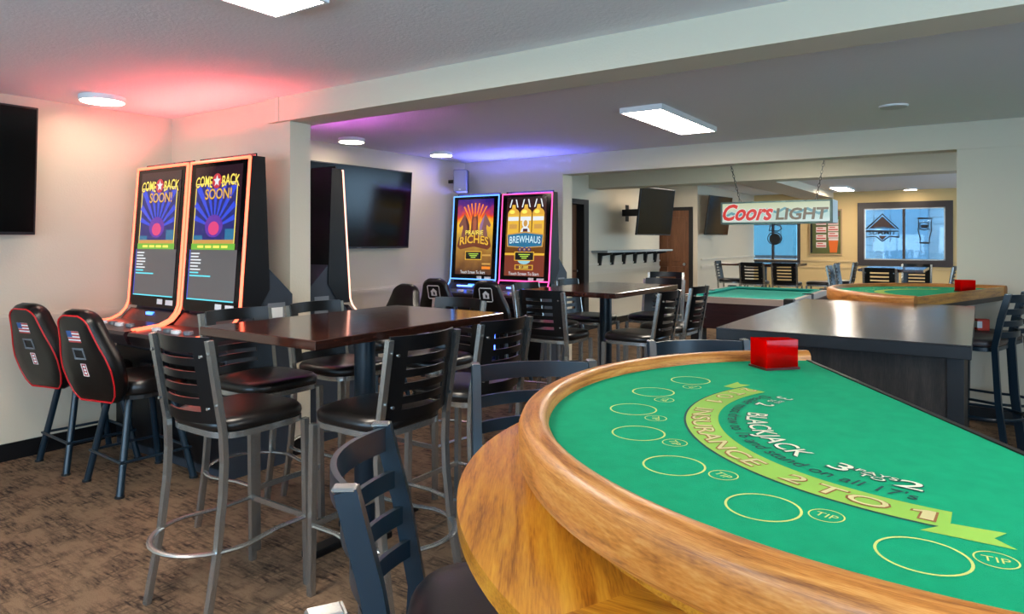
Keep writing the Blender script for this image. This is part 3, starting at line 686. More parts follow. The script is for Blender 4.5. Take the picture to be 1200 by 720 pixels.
# ================================================================ PUB TABLES
def pub_table(label, loc, rz, lx=.80, ly=1.28):
    t = thing('pub_table', label, 'table', loc, rz, 'dark wood pub tables')
    obj('tabletop', rbox(bm_new(), -lx/2, lx/2, -ly/2, ly/2, 1.03, 1.07, .003, 1), M_table, t)
    obj('apron_plate', box(bm_new(), -.25, .25, -.25, .25, 1.01, 1.03), M_dark, t)
    obj('column', cyl(bm_new(), (0, 0, .03), (0, 0, 1.01), .052, n=24), M_bluek, t, True)
    obj('base_foot', rbox(bm_new(), -.16, .16, -.035, .035, 0, .035, .008), M_black, t); obj('base_foot', rbox(bm_new(), -.04, .04, -.36, .36, 0, .034, .008), M_black, t)
    return t
T1 = pub_table('dark wood pub table nearest the viewer with six steel stools', (-2.55, 2.405, 0), 0)
dup(T1, (-2.65, 5.27, 0), 0, 'dark wood pub table in the middle room near the opening')
dup(T1, (-3.2, 12.6, 0), PI/2, 'far pub table under the windows behind the pool table')
dup(T1, (-1.05, 11.45, 0), 0, 'far pub table in front of the right far window')

# ================================================================ STEEL STOOLS WITH SLOTTED BACKS
def slot_stool(label, loc, rz, group):
    t = thing('bar_stool', label, 'bar stool', loc, rz, group)
    obj('seat', cushion(bm_new(), .215, .215, .725, .785, 3.6, 0, .01), M_vinyl, t, True)
    fr = [(x, y, .715) for x, y, _ in sq(.198, .198, 0, 4.5, 28, 0, .01)]
    obj('seat_frame', sweep(bm_new(), fr, rect(.016, .024), True), M_steel, t, True)
    pr = rect(.028, .022)
    for s in (-1, 1):
        obj('leg', sweep(bm_new(), [(s*.192, .205, 0), (s*.188, .195, .71)], rect(.026, .026), up=(0, 1, 0)), M_steel, t)
        obj('leg', sweep(bm_new(), [(s*.205, -.27, 0), (s*.198, -.215, .30), (s*.196, -.192, .50), (s*.196, -.186, .62), (s*.196, -.192, .74), (s*.197, -.222, .92), (s*.198, -.25, 1.09)], pr, up=(0, 1, 0)), M_steel, t)
    ring = [(-.19, .19, .29), (-.19, .05, .29)]+[(-.225*math.cos(a)*1.0, -.1-.24*math.sin(a), .29) for a in [PI*i/14 for i in range(15)]]+[(.19, .05, .29), (.19, .19, .29)]
    obj('footrest', sweep(bm_new(), ring, [(.013*math.cos(a), .008*math.sin(a)) for a in [2*PI*i/8 for i in range(8)]]), M_steel, t, True)
    obj('stretcher', sweep(bm_new(), [(-.19, .2, .29), (.19, .2, .29)], rect(.012, .024)), M_steel, t)
    # curved black back panel with five open slots
    us = [-1, -.8, -.62, -.44, -.2, 0, .2, .44, .62, .8, 1]; rows = [(0, .045, 0)]; z = .045
    for k in range(5): rows += [(z, z+.022, 1), (z+.022, z+.052, 0)]; z += .052
    rows += [(z, .335, 0)]
    zs = [0]+[r[1] for r in rows]
    bm = bm_new()
    def P(u, z, d):
        k = z/.335; yb = -.199-.05*k-.012; bow = .052*(1-u*u)
        return (u*.184, yb-bow+d+.02, .765+z)
    grid = {}
    for d in (0, .009):
        for i, u in enumerate(us):
            for j, z in enumerate(zs): grid[(i, j, d)] = bm.verts.new(P(u, z, d))
    solid = lambda i, j: 0 <= i < len(us)-1 and 0 <= j < len(rows) and not (rows[j][2] and abs(us[i]+us[i+1])/2 < .62)
    for i in range(len(us)-1):
        for j in range(len(rows)):
            if not solid(i, j): continue
            q = [(i, j), (i+1, j), (i+1, j+1), (i, j+1)]
            bm.faces.new([grid[(a, b_, 0)] for a, b_ in q]); bm.faces.new([grid[(a, b_, .009)] for a, b_ in q[::-1]])
            for e, (ni, nj) in enumerate(((i, j-1), (i+1, j), (i, j+1), (i-1, j))):
                if not solid(ni, nj):
                    a, c = q[e], q[(e+1) % 4]
                    bm.faces.new([grid[(*a, 0)], grid[(*a, .009)], grid[(*c, .009)], grid[(*c, 0)]])
    obj('backrest', bm, M_black, t, True)
    for s in (-1, 1):
        for z in (.83, 1.03): obj('rivet', cyl(bm_new(), (s*.17, -.222-.05*(z-.765)/.335, z), (s*.17, -.232-.05*(z-.765)/.335, z), .006, n=8), M_steel, t)
    return t
G1, G2, G3 = 'steel stools at the front pub table', 'steel stools at the middle room pub table', 'steel stools at the far tables'
S = slot_stool('steel stool at the near end of the front pub table', (-2.56, 1.70, 0), 0, G1)
def st(x, y, dx, dy, label, g): dup(S, (x, y, 0), face_rot(dx, dy), label, g)
st(-2.07, 2.04, -1, .0, 'steel bar stool right of the front pub table, closest to the viewer', G1)
st(-2.08, 2.62, -1, .0, 'steel bar stool right of the front pub table, second from the viewer', G1)
st(-3.03, 2.17, 1, 0, 'steel stool at the front pub table, backed by the red-lit machines', G1)
st(-3.03, 2.69, 1, 0, 'steel stool at the front pub table, backed by the white pillar', G1)
st(-2.74, 3.14, 0, -1, 'steel stool at the far end of the front pub table', G1)
st(-2.69, 4.52, 0, 1, 'steel bar stool at the near end of the middle room pub table', G2)
st(-2.13, 4.78, -1, .0, 'steel bar stool on the right of the middle room pub table, nearer one', G2)
st(-2.13, 5.42, -1, 0, 'steel bar stool on the right of the middle room pub table, farther one', G2)
st(-3.02, 5.68, 1, 0, 'steel bar stool left of the middle room pub table, farther one', G2)
st(-3.04, 4.99, 1, 0, 'steel bar stool left of the middle room pub table, nearer one', G2)
st(-2.55, 6.08, 0, -1, 'steel bar stool at the far end of the middle room pub table', G2)
st(-3.0, 7.45, .3, -.95, 'lone bar stool standing left of the pool table end', G3)
st(-3.23, 12.15, 0, 1, 'left far stool of two with their backs to the pool table', G3)
st(-2.70, 12.15, 0, 1, 'right far stool of two with their backs to the pool table', G3)
st(-3.78, 12.6, 1, .05, 'far bar stool at the left end of the table under the windows', G3)
st(-2.24, 12.52, -1, 0, 'nearer far stool at the right end of the table under the windows', G3)
st(-2.04, 13.05, -1, 0, 'farther stool at the right end of the table under the windows', G3)
st(-1.14, 10.72, 0, 1, 'far bar stool with its back to us behind the far card table', G3)
st(-1.62, 11.05, 1, 0, 'far bar stool on the left of the far right table, nearer one', G3)
st(-1.62, 11.65, 1, 0, 'far bar stool on the left of the far right table, farther one', G3)
st(-.85, 12.40, 0, -1, 'far bar stool facing us below the right far window', G3)
st(-.58, 11.75, -1, 0, 'far bar stool on the right of the far right table', G3)

# ================================================================ BLACK LADDER BACK STOOLS
def ladder_stool(label, loc, rz, group):
    t = thing('ladder_back_stool', label, 'bar stool', loc, rz, group)
    obj('seat', cushion(bm_new(), .215, .205, .735, .79, 3.4, 0, .02), mat('brown_black_vinyl', rgb(46, 38, 40), .42, bump=.05, bscale=300), t, True)
    fr = [(x, y, .722) for x, y, _ in sq(.198, .19, 0, 4.5, 28, 0, .02)]
    obj('seat_frame', sweep(bm_new(), fr, rect(.016, .026), True), M_bluek, t, True)
    for s in (-1, 1):
        obj('leg', sweep(bm_new(), [(s*.195, .215, 0), (s*.19, .2, .72)], rect(.028, .028), up=(0, 1, 0)), M_bluek, t)
        lg = obj('leg', sweep(bm_new(), [(s*.195, -.25, 0), (s*.192, -.2, .4), (s*.19, -.18, .74), (s*.188, -.212, .92), (s*.186, -.252, 1.075)], rect(.026, .036), up=(0, 1, 0)), M_bluek, t)
        cp = bm_new(); rbox(cp, s*.186-.0135, s*.186+.0135, -.274, -.236, 1.073, 1.081, .003, 1); obj('post_cap', cp, M_steel, lg)
    def slat(z, h):
        k = (z-.74)/.355; yb = -.18-.075*k
        pts = [(.18*u, yb-.062*(1-u*u), z) for u in [-1+i/6 for i in range(13)]]
        return sweep(bm_new(), pts, rect(.011, h))
    for z, h in ((1.048, .05), (.965, .036), (.89, .036), (.82, .036)): obj('slat', slat(z, h), M_bluek, t, True)
    ring = [(-.19, .2, .29), (-.19, .05, .29)]+[(-.215*math.cos(a), -.08-.22*math.sin(a), .29) for a in [PI*i/12 for i in range(13)]]+[(.19, .05, .29), (.19, .2, .29)]
    obj('footrest', sweep(bm_new(), ring, circ(.01, 8)), M_bluek, t, True)
    obj('stretcher', sweep(bm_new(), [(-.19, .205, .29), (.19, .205, .29)], rect(.012, .024)), M_bluek, t)
    return t
GL = 'black ladder back stools'
L0 = ladder_stool('black ladder back stool in the foreground left of the oak ledge', (-.721, 1.027, 0), face_rot(.80, .60), GL)
dup(L0, (-.985, 1.635, 0), face_rot(.70, -.71), 'black ladder back stool behind the left curve of the near card table', GL)
dup(L0, (-.735, 2.38, 0), face_rot(.646, -.763), 'black ladder back stool at the far end of the near card table', GL)
dup(L0, (-.2675, .597, 0), face_rot(.5, .866), 'ladder back stool showing only a post cap at the bottom edge', GL)
dup(L0, (-.05, 5.645, 0), face_rot(-.96, .27), 'daylight-tinted black ladder back stool at the right of the dark counter', GL).scale = (1, 1, 1.04)
dup(L0, (.05, 6.25, 0), face_rot(-.95, .30), 'ladder back stool half hidden behind the far card table', GL)

# ================================================================ CARD TABLES
def card_table(label, loc, rz, full):
    """dealer side is local +Y, players sit round the curved -Y side; half disc of radius .80"""
    t = thing('card_table', label, 'card table', loc, rz, 'half round card tables')
    r = .80; zf = 1.085
    arc = lambda rad, n=64, ext=0.0: [(rad*math.cos(a), -rad*math.sin(a)) for a in [PI*i/n for i in range(n+1)]]
    A = [(r+.005, .03)]+arc(r+.005)+[(-r-.005, .03)]
    fe = obj('felt', prism(bm_new(), A, 'z', zf-.02, zf), M_felt, t)
    obj('table_body', prism(bm_new(), [(x*.985, y*.985+.012) for x, y in A], 'z', 1.0, zf-.021), M_tedge, t)
    # oak rim with rounded top, grain laid along the curve
    prof = [(-.006, 1.078), (-.004, 1.098), (.004, 1.108), (.016, 1.113), (.036, 1.112), (.050, 1.104), (.056, 1.09), (.056, 1.035), (.050, 1.025), (.0, 1.025)]
    def rim(pts_n):
        me = bm_new(); uvl = me.loops.layers.uv.new('UVMap'); n = 72; V = []
        path = [(r, .045, 1, 0)]+[(r*math.cos(a), -r*math.sin(a), math.cos(a), -math.sin(a)) for a in [PI*i/n for i in range(n+1)]]+[(-r, .045, -1, 0)]
        ln = [0]
        for p, q in zip(path, path[1:]): ln.append(ln[-1]+math.hypot(q[0]-p[0], q[1]-p[1]))
        for x, y, nx, ny in path: V.append([me.verts.new((x+nx*a, y+ny*a, z)) for a, z in prof])
        m = len(prof)
        for i in range(len(path)-1):
            for j in range(m):
                k = (j+1) % m
                f = me.faces.new([V[i][j], V[i][k], V[i+1][k], V[i+1][j]])
                for lp, uv in zip(f.loops, ((ln[i], j*.02), (ln[i], (j+1)*.02), (ln[i+1], (j+1)*.02), (ln[i+1], j*.02))): lp[uvl].uv = uv
        me.faces.new(V[0][::-1]); me.faces.new(V[-1])
        return me
    obj('oak_rim', rim(0), M_oakuv, t, True)
    obj('dealer_edge', box(bm_new(), -r, r, .03, .042, zf-.05, zf+(.003 if full else .02)), M_tedge if full else M_oak, t)
    if full:
        # arm ledge in three boards, lower and wider than the rim
        for k, (a0, a1) in enumerate(((0, 58), (58, 122), (122, 180))):
            P = [(.975*math.cos(R(a)), -.975*math.sin(R(a))) for a in [a0+(a1-a0)*i/24 for i in range(25)]]
            P += [(.78*math.cos(R(a)), -.78*math.sin(R(a))) for a in [a1-(a1-a0)*i/24 for i in range(25)]]
            bm = bm_new(); prism(bm, P, 'z', .943, .975)
            o = obj('ledge_board', bm, M_oak, t)
            mid = R((a0+a1)/2); rot = -mid+PI/2          # grain runs across each board's own middle
            for v in o.data.vertices: v.co = Matrix.Rotation(-rot, 4, 'Z') @ v.co
            o.rotation_euler = (0, 0, rot)
        obj('under_frame', prism(bm_new(), [(x*1.0, y*1.0) for x, y in [(.78, 0)]+arc(.79, 32)+[(-.78, 0)]], 'z', .97, 1.026), M_oak, t)
    obj('pedestal', prism(bm_new(), [(-.35, -.26), (-.2, -.48), (.2, -.48), (.35, -.26)], 'z', .04, 1.0), M_barp, t)
    obj('foot_plate', prism(bm_new(), [(-.42, -.23), (-.24, -.55), (.24, -.55), (.42, -.23)], 'z', 0, .04), M_dark, t)
    # printed layout
    ZP = zf+.0006
    def ringmesh(cx, cy, ro, ri, z, n=40, bm=None):
        bm = bm or bm_new()
        V = [(cx+rr*math.cos(2*PI*i/n), cy+rr*math.sin(2*PI*i/n), z) for rr in (ri, ro) for i in range(n)]
        add(bm, V, [(i, n+i, n+(i+1) % n, (i+1) % n) for i in range(n)]); return bm
    P2 = lambda rad, deg, cx=0: (cx+rad*math.cos(R(deg)), -rad*math.sin(R(deg)))
    # angles run from the far end (large) to the near end (small) as seen in the layout
    def band(bm, cx, r0, r1, a0, a1, z, n=60):
        V = [(*P2(rr, a0+(a1-a0)*i/n, cx), z) for rr in (r0, r1) for i in range(n+1)]
        add(bm, V, [(i, i+1, n+2+i, n+1+i) for i in range(n)]); return bm
    def arc_text(s, cx, rad, a0, a1, size, z, bm=None, bold=0.0, shear=0.0):
        bm = bm or bm_new(); V, Fs, wd = text_geo(s, shear, bold); Vn = []
        for x, y in V:
            deg = a0+(a1-a0)*(x/wd+.5); Vn.append((*P2(rad-y*size, deg, cx), z))
        add(bm, Vn, Fs); return bm
    bx_ = .040
    def A_(deg): return deg
    flat('insurance_outline', band(bm_new(), bx_, .452, .521, A_(146), A_(33.7), ZP), M_dkgr, fe)
    flat('insurance_band', band(bm_new(), bx_, .451, .5165, A_(146), A_(33.2), ZP+.0003), M_lime, fe)
    for tail in ([(.532, 37.5), (.534, 26.5), (.508, 28.8), (.482, 27), (.484, 34)], [(.565, 143.5), (.584, 151), (.562, 149.5), (.540, 151), (.535, 144)]):
        flat('ribbon_tail', add_poly([P2(rr, a, bx_+.015) for rr, a in tail], ZP+.0001), M_lime, fe)
    if full:
        def nat(s, rad, a, size, stretch, zz, m, bold=0.0, kind='lettering'):
            wd = text_geo(s, 0.0, bold)[2]*size*stretch/rad*180/PI
            flat(kind, arc_text(s, bx_, rad, a+wd/2, a-wd/2, size, zz, bold=bold), m, fe)
        def rng(s, rad, a0, a1, size, zz, m, bold, kind): flat(kind, arc_text(s, bx_, rad, a0, a1, size, zz, bold=bold), m, fe)
        for s, a, sx in (('2', 144, 1.1), ('T', 137.3, 1.1), ('O', 131.3, 1.1), ('1', 124, 1.1), ('2', 58.5, 1.5), ('T', 51.8, 1.5), ('O', 45.2, 1.5), ('1', 37, 1.7)):
            nat(s, .5045, a, .053, sx, ZP+.0009, M_brn, .035, 'insurance_lettering'); nat(s, .503, a, .051, sx, ZP+.0013, M_pale2, .004, 'insurance_lettering')
        rng('INSURANCE', .5045, 114.5, 67, .053, ZP+.0009, M_brn, .035, 'insurance_lettering'); rng('INSURANCE', .503, 114.2, 67.3, .051, ZP+.0013, M_pale2, .004, 'insurance_lettering')
        flat('dealer_rule_lettering', arc_text('Dealer must draw to 16 and stand on all 17\'s', bx_, .432, 141, 39, .040, ZP+.0006, bold=.004), M_dkgr, fe)
        for s, a, sz, sx, rr in (('3', 143, .055, 1.0, .40), ('PAYS', 136, .018, .8, .375), ('TO', 136, .018, 1.0, .393), ('2', 129, .055, 1.0, .40), ('3', 58.7, .055, 1.6, .388), ('PAYS', 50.3, .020, 1.5, .366), ('TO', 50.3, .020, 1.5, .384), ('2', 42, .055, 1.6, .388)):
            nat(s, rr+.0015, a, sz+.002, sx, ZP+.0006, M_dkgr, .025, 'blackjack_lettering'); nat(s, rr, a, sz, sx, ZP+.0010, M_pale, .006, 'blackjack_lettering')
        rng('BLACKJACK', .3955, 115.3, 68.7, .061, ZP+.0006, M_dkgr, .025, 'blackjack_lettering'); rng('BLACKJACK', .394, 115, 69, .059, ZP+.0010, M_pale, .006, 'blackjack_lettering')
    for k in range(7):
        a = 139.5-17.7*k; x, y = P2(.622+.012*max(0, k-3), A_(a))
        flat('betting_circle', ringmesh(x, y, .052, .0485, ZP), M_line, fe)
        x, y = P2(.572+.018*max(0, k-3), A_(a-6.6))
        tc_ = flat('tip_circle', ringmesh(x, y, .0235, .0215, ZP, 28), M_line, fe)
        if full:
            V, Fs, wd = text_geo('TIP'); bm = bm_new(); an = R(-90-0) ; rr = math.atan2(-y, -x)-PI/2
            cc, ss = math.cos(rr), math.sin(rr)
            add(bm, [(x+cc*u*.022-ss*(v-.34)*.022, y+ss*u*.022+cc*(v-.34)*.022, ZP) for u, v in V], Fs); flat('tip_lettering', bm, M_line, fe)
    return t
def add_poly(p, z):
    bm = bm_new(); add(bm, [(x, y, z) for x, y in p], [list(range(len(p)))]); return bm
card_table('near half round card table with green felt, oak rim and lower oak ledge', (-.050, 1.606, 0), math.atan2(-.8423, .5390), True)
card_table('far half round card table with oak rim beyond the dark counter', (-.135, 5.83, 0), math.atan2(-.952, -.305), False)
M_acry = glass('red_acrylic', (.9, .05, .03), .03)
_nt = M_acry.node_tree; _d = _nt.nodes.new('ShaderNodeBsdfTranslucent'); _d.inputs[0].default_value = (*rgb(255, 36, 18), 1); _m = _nt.nodes.new('ShaderNodeMixShader'); _m.inputs[0].default_value = .5
_o = _nt.nodes['Material Output']; _nt.links.new(_o.inputs[0].links[0].from_socket, _m.inputs[1]); _nt.links.new(_d.outputs[0], _m.inputs[2]); _nt.links.new(_m.outputs[0], _o.inputs[0])
def card_box(label, loc, rz, s=1.0):
    t = thing('discard_holder', label, 'card holder', loc, rz, 'red card holders')
    w, d, h = .062*s, .048*s, .098*s
    obj('base_plate', box(bm_new(), -w-.004, w+.004, -d-.004, d+.004, 0, .006), mat('dark_red_plastic', rgb(70, 6, 8), .3), t)
    for (a, b_, c, e) in ((-w, w, -d, -d+.005), (-w, w, d-.005, d), (-w, -w+.005, -d+.005, d-.005), (w-.005, w, -d+.005, d-.005)):
        obj('side_panel', box(bm_new(), a, b_, c, e, .006, h), M_acry, t)
    obj('top_panel', prism(bm_new(), [(-w, -d), (w, -d), (w, d*.2), (-w, d)], 'z', h, h+.004), M_acry, t)
    obj('card_block', box(bm_new(), -w+.012, w-.02, -d+.01, d-.008, .006, h*.42), mat('card_block_red', rgb(120, 10, 14), .5), t)
q = on_z(907, 431, 1.085)
card_box('clear red plastic card holder on the near green felt', (q.x, q.y, 1.0856), YAW+R(14), .84)
q = on_z(1129, 337, 1.085)
card_box('dark red card holder on the far card table', (-.10, 6.10, 1.0856), YAW-R(6), .85)
# small red and white pack on the half hidden stool
t = thing('card_pack', 'small red and white pack on the stool behind the far card table', 'card pack', (0.0, 6.22, .792), R(20))
obj('box', rbox(bm_new(), -.035, .045, -.03, .03, 0, .085, .003, 1), mat('pack_red', rgb(226, 62, 34), .5), t); obj('white_band', box(bm_new(), -.037, -.005, -.031, .031, .02, .07), M_white, t)

# ================================================================ DARK COUNTER
t = thing('bar_counter', 'dark stained counter with a shiny wood top in the middle room', 'counter', (-.51, 3.07, 0))
obj('countertop', box(bm_new(), -.48, .48, 0, 1.88, 1.066, 1.07), M_bar, t); obj('countertop_edge', rbox(bm_new(), -.48, .48, 0, 1.88, 1.015, 1.0655, .002, 1), M_baredge, t)
obj('front_panel', box(bm_new(), -.34, .40, .10, .125, .0, 1.02), M_barp, t)
obj('side_panel', box(bm_new(), -.36, -.335, .10, 1.80, 0, 1.015), M_barp, t); obj('side_panel', box(bm_new(), .42, .445, .15, 1.80, 0, 1.015), M_barp, t)
obj('rear_panel', box(bm_new(), -.335, .42, 1.775, 1.80, 0, 1.015), M_barp, t)
obj('corner_post', box(bm_new(), .40, .455, .09, .15, 0, 1.02), M_baredge, t); obj('corner_post', box(bm_new(), -.375, -.34, .09, .15, 0, 1.02), M_baredge, t)

# ================================================================ POOL TABLE AND HANGING SIGN
t = thing('pool_table', 'pool table with teal cloth and dark mahogany sides beyond the opening', 'pool table', (-2.36, 8.95, 0))
W, Ln = .66, 1.05
obj('body', prism(bm_new(), [(-W+.05, .44), (W-.05, .44), (W, .74), (-W, .74)], 'y', -Ln, Ln), M_pool, t)
obj('bed', box(bm_new(), -W+.10, W-.10, -Ln+.10, Ln-.10, .74, .775), M_teal, t)
M_prail = mat('rail_laminate', rgb(176, 160, 148), .35)
for s in (-1, 1):
    r_ = obj('rail', box(bm_new(), min(s*W, s*(W-.10)), max(s*W, s*(W-.10)), -Ln+.1, Ln-.1, .74, .81), M_prail, t)
    obj('cushion', prism(bm_new(), [(s*(W-.10), .775), (s*(W-.10), .812), (s*(W-.14), .805), (s*(W-.135), .79)], 'y', -Ln+.12, Ln-.12), M_teal, r_)
    obj('cloth_cap', box(bm_new(), min(s*(W-.055), s*(W-.10)), max(s*(W-.055), s*(W-.10)), -Ln+.11, Ln-.11, .81, .813), M_teal, r_)
    r_ = obj('rail', box(bm_new(), -W+.1, W-.1, min(s*Ln, s*(Ln-.10)), max(s*Ln, s*(Ln-.10)), .74, .81), M_prail, t)
    obj('cushion', prism(bm_new(), [(s*(Ln-.10), .775), (s*(Ln-.10), .812), (s*(Ln-.14), .805), (s*(Ln-.135), .79)], 'x', -W+.12, W-.12), M_teal, r_)
    obj('cloth_cap', box(bm_new(), -W+.11, W-.11, min(s*(Ln-.055), s*(Ln-.10)), max(s*(Ln-.055), s*(Ln-.10)), .81, .813), M_teal, r_)
for sx in (-1, 1):
    for sy in (-1, 1):
        obj('corner_casting', rbox(bm_new(), min(sx*(W+.008), sx*(W-.1)), max(sx*(W+.008), sx*(W-.1)), min(sy*(Ln+.008), sy*(Ln-.1)), max(sy*(Ln+.008), sy*(Ln-.1)), .735, .825, .012), M_dark, t)
        obj('leg', rbox(bm_new(), min(sx*.54, sx*.4), max(sx*.54, sx*.4), min(sy*.92, sy*.74), max(sy*.92, sy*.74), 0, .44, .01), M_dark, t)
    obj('side_pocket', rbox(bm_new(), min(sx*(W+.006), sx*(W-.11)), max(sx*(W+.006), sx*(W-.11)), -.06, .06, .745, .82, .01), M_dark, t)

# sign box over the pool table
sy = 8.7
x0, x1 = on_y(845, 250, sy).x, on_y(976, 250, sy).x; zt, zb = on_y(910, 235.5, sy).z, on_y(910, 262, sy).z
sw, sh = x1-x0, zt-zb
t = thing('hanging_sign', 'lit COORS LIGHT sign box hanging on chains over the pool table', 'sign', ((x0+x1)/2, sy, zb))
obj('housing', rbox(bm_new(), -sw/2, sw/2, 0, .34, 0, sh, .006, 1), mat('sign_white_case', rgb(196, 206, 206), .5), t)
fc = ramp_screen('sign_face', [(0, rgb(226, 240, 226)), (.35, rgb(196, 226, 214)), (.55, rgb(206, 232, 214)), (.7, rgb(232, 238, 204)), (1, rgb(216, 228, 190))], .62, noise=.25, nscale=5)
pn = obj('face_panel', box(bm_new(), -sw/2+.02, sw/2-.02, -.004, 0, .02, sh-.02), fc, t)
e = bm_new()
for (a, b_, c, d_) in ((-sw/2, sw/2, 0, .02), (-sw/2, sw/2, sh-.02, sh), (-sw/2, -sw/2+.02, .02, sh-.02), (sw/2-.03, sw/2, .02, sh-.02)): box(e, a, b_, -.012, 0, c, d_)
obj('face_frame', e, mat('sign_green_frame', rgb(70, 92, 90), .5), t)
def stext(s, xa, xb, z, size, m, shear=0, bold=0, d=-.006):
    wd = text_geo(s, shear, 0.0)[2]; V, Fs, _w = text_geo(s, shear, bold); k = (xb-xa)/wd; bm = bm_new()
    add(bm, [((xa+xb)/2+u*k, d, z+v*size) for u, v in V], Fs); return flat('lettering', bm, m, pn)
mts = bm_new()
pk = [(-.62, .10), (-.52, .15), (-.44, .12), (-.3, .17), (-.2, .13), (-.08, .19), (.03, .15), (.12, .20), (.25, .14), (.38, .19), (.5, .13), (.6, .16)]
for (a, b_) in zip(pk, pk[1:]):
    add(mts, [(a[0], -.0046, a[1]), (a[0], -.0046, a[1]-.035), (b_[0], -.0046, b_[1]-.03), (b_[0], -.0046, b_[1])], [(0, 1, 2, 3)])
flat('mountain_print', mts, glow('sign_mountain', rgb(120, 190, 200), .45), pn)
g_sred = glow('sign_red', rgb(206, 40, 24), .8); g_sbr = glow('sign_bronze', rgb(122, 104, 74), .6)
stext('Coors', -sw/2+.03, -.02, .05, .275, g_sred, shear=.38, bold=.03)
stext('LIGHT', .02, sw/2-.05, .05, .19, g_sbr, shear=.12, bold=.03)
stext('Coors', -sw/2+.03, -.02, .05, .275, glow('sign_white', rgb(240, 240, 236), .7), shear=.38, bold=.055, d=-.0052)
def chain(x, y, z0, x1_, z1):
    bm = bm_new(); n = 16
    for k in range(n):
        f0, f1 = k/n, (k+1)/n; p0 = Vector((x+(x1_-x)*f0, y, z0+(z1-z0)*f0)); p1 = Vector((x+(x1_-x)*f1, y, z0+(z1-z0)*f1)); mid = (p0+p1)/2; hl = (p1-p0).length*.62; dr = (p1-p0).normalized(); sd = Vector((0, 1, 0)) if k % 2 else dr.cross(Vector((0, 1, 0)))
        pts = [mid+dr*(hl*math.cos(a))+sd*(.012*math.sin(a)) for a in [2*PI*i/10 for i in range(10)]]
        sweep(bm, pts, circ(.0035, 5), True, up=dr.cross(sd))
    return bm
for a, b_ in ((-.46, -.62), (.44, .56)): obj('chain', chain(a, .17, sh, b_, ZC3-zb), M_dark, t, True)

# ================================================================ WALL SHELF WITH BRACKETS
y0 = on_x(693, 294, XL).y; 
t = thing('wall_shelf', 'long narrow wall shelf on black brackets under the hanging television', 'shelf', (XL, y0, 1.27))
obj('board', rbox(bm_new(), 0, .30, 0, 12.96-y0, .0, .035, .004, 1), mat('shelf_grey', rgb(150, 158, 160), .5), t)
nbk = 6
for k in range(nbk):
    y = .25+(12.96-y0-.5)*k/(nbk-1)
    obj('bracket', prism(bm_new(), [(0, 0), (.26, 0), (.26, -.03), (.07, -.06), (.045, -.22), (0, -.22)], 'y', y-.025, y+.025), M_dark, t)

# ================================================================ WINDOW SIGNS AND POSTER
def tube(pts, r=.012, closed=True): return sweep(bm_new(), pts, circ(r, 6), closed, up=(0, 1, 0))
yw = YF-.045
def fw(px, py): p = on_y(px, py, yw); return (p.x, 0, p.z)
M_tube = mat('unlit_tube', rgb(22, 20, 22), .3)
def wsign(name, label, anchor):
    p = on_y(anchor[0], anchor[1], yw); t = thing(name, label, 'neon sign', (p.x, yw, p.z), 0, 'unlit signs hanging in the far windows')
    return t, (lambda px, py: (on_y(px, py, yw).x-p.x, 0, on_y(px, py, yw).z-p.z))
t, L_ = wsign('neon_sign', 'unlit mountain shaped neon sign in the far right window', (1034, 283))
obj('peak_plate', prism(bm_new(), [(v[0], v[2]) for v in (L_(1034, 254), L_(1050, 268), L_(1034, 266), L_(1018, 268))], 'y', 0, .015), mat('neon_plate', rgb(58, 36, 30), .5), t)
obj('peak_plate', prism(bm_new(), [(v[0], v[2]) for v in (L_(1029, 276.5), L_(1039, 276.5), L_(1034, 281.5))], 'y', 0, .015), MATS['neon_plate'], t)
obj('tube', tube([L_(1034, 251), L_(1053, 268.5), L_(1034, 267), L_(1015, 268.5)]), M_tube, t)
obj('tube', tube([L_(1015, 271), L_(1053, 271), L_(1053, 278), L_(1042, 277), L_(1034, 283), L_(1026, 277), L_(1015, 278)]), M_tube, t)
bm = bm_new(); V, Fs, wd = text_geo('SUMMIT', 0, .01); a_, b_ = L_(1018, 275), L_(1050, 275); k = (b_[0]-a_[0])/wd
add(bm, [((a_[0]+b_[0])/2+u*k, -.006, a_[2]+v*.12) for u, v in V], Fs); flat('lettering', bm, M_tube, t)
for px in (1024, 1043): obj('support_rod', tube([L_(px, 252), L_(px, 284)], .006, False), M_tube, t); obj('hanging_wire', tube([L_(px, 252), (L_(px, 240)[0], 0.01, wb[3]-.1-t.location.z)], .003, False), M_tube, t)
t, L_ = wsign('neon_sign', 'unlit beer glass shaped neon sign in the far right window', (1084, 285))
obj('tube', tube([L_(1076, 256), L_(1092, 256), L_(1091, 263), L_(1091.5, 270), L_(1089, 280), L_(1089, 285), L_(1078, 285), L_(1078.5, 280), L_(1076, 270), L_(1076.5, 263)]), M_tube, t)
obj('tube', tube([L_(1078, 262), L_(1083, 260.5), L_(1088, 262), L_(1088, 268), L_(1083, 270), L_(1078, 268)], .009), M_tube, t)
obj('label_plate', prism(bm_new(), [(v[0], v[2]) for v in (L_(1079, 263.5), L_(1087.5, 263.5), L_(1087, 267.5), L_(1079.5, 267.5))], 'y', 0, .015), M_tube, t)
for py in (256, 261, 269, 284): obj('support_rod', tube([L_(1073, py), L_(1094, py)], .005, False), M_tube, t)
for px in (1078, 1089): obj('hanging_wire', tube([L_(px, 256), (L_(px, 240)[0], 0.01, wb[3]-.1-t.location.z)], .003, False), M_tube, t)
obj('power_cord', tube([L_(1079, 285), L_(1078, 291), L_(1080, 296), L_(1084, 296.5)], .004, False), M_tube, t)
t, L_ = wsign('window_sign', 'dark rounded sign box hanging in the far left window', (867.5, 286))
a_, b_ = L_(860, 286), L_(875.5, 263)
obj('box', rbox(bm_new(), a_[0], b_[0], -.04, .04, 0, b_[2], .03, 3), mat('sign_box_brown', rgb(40, 32, 32), .4), t)
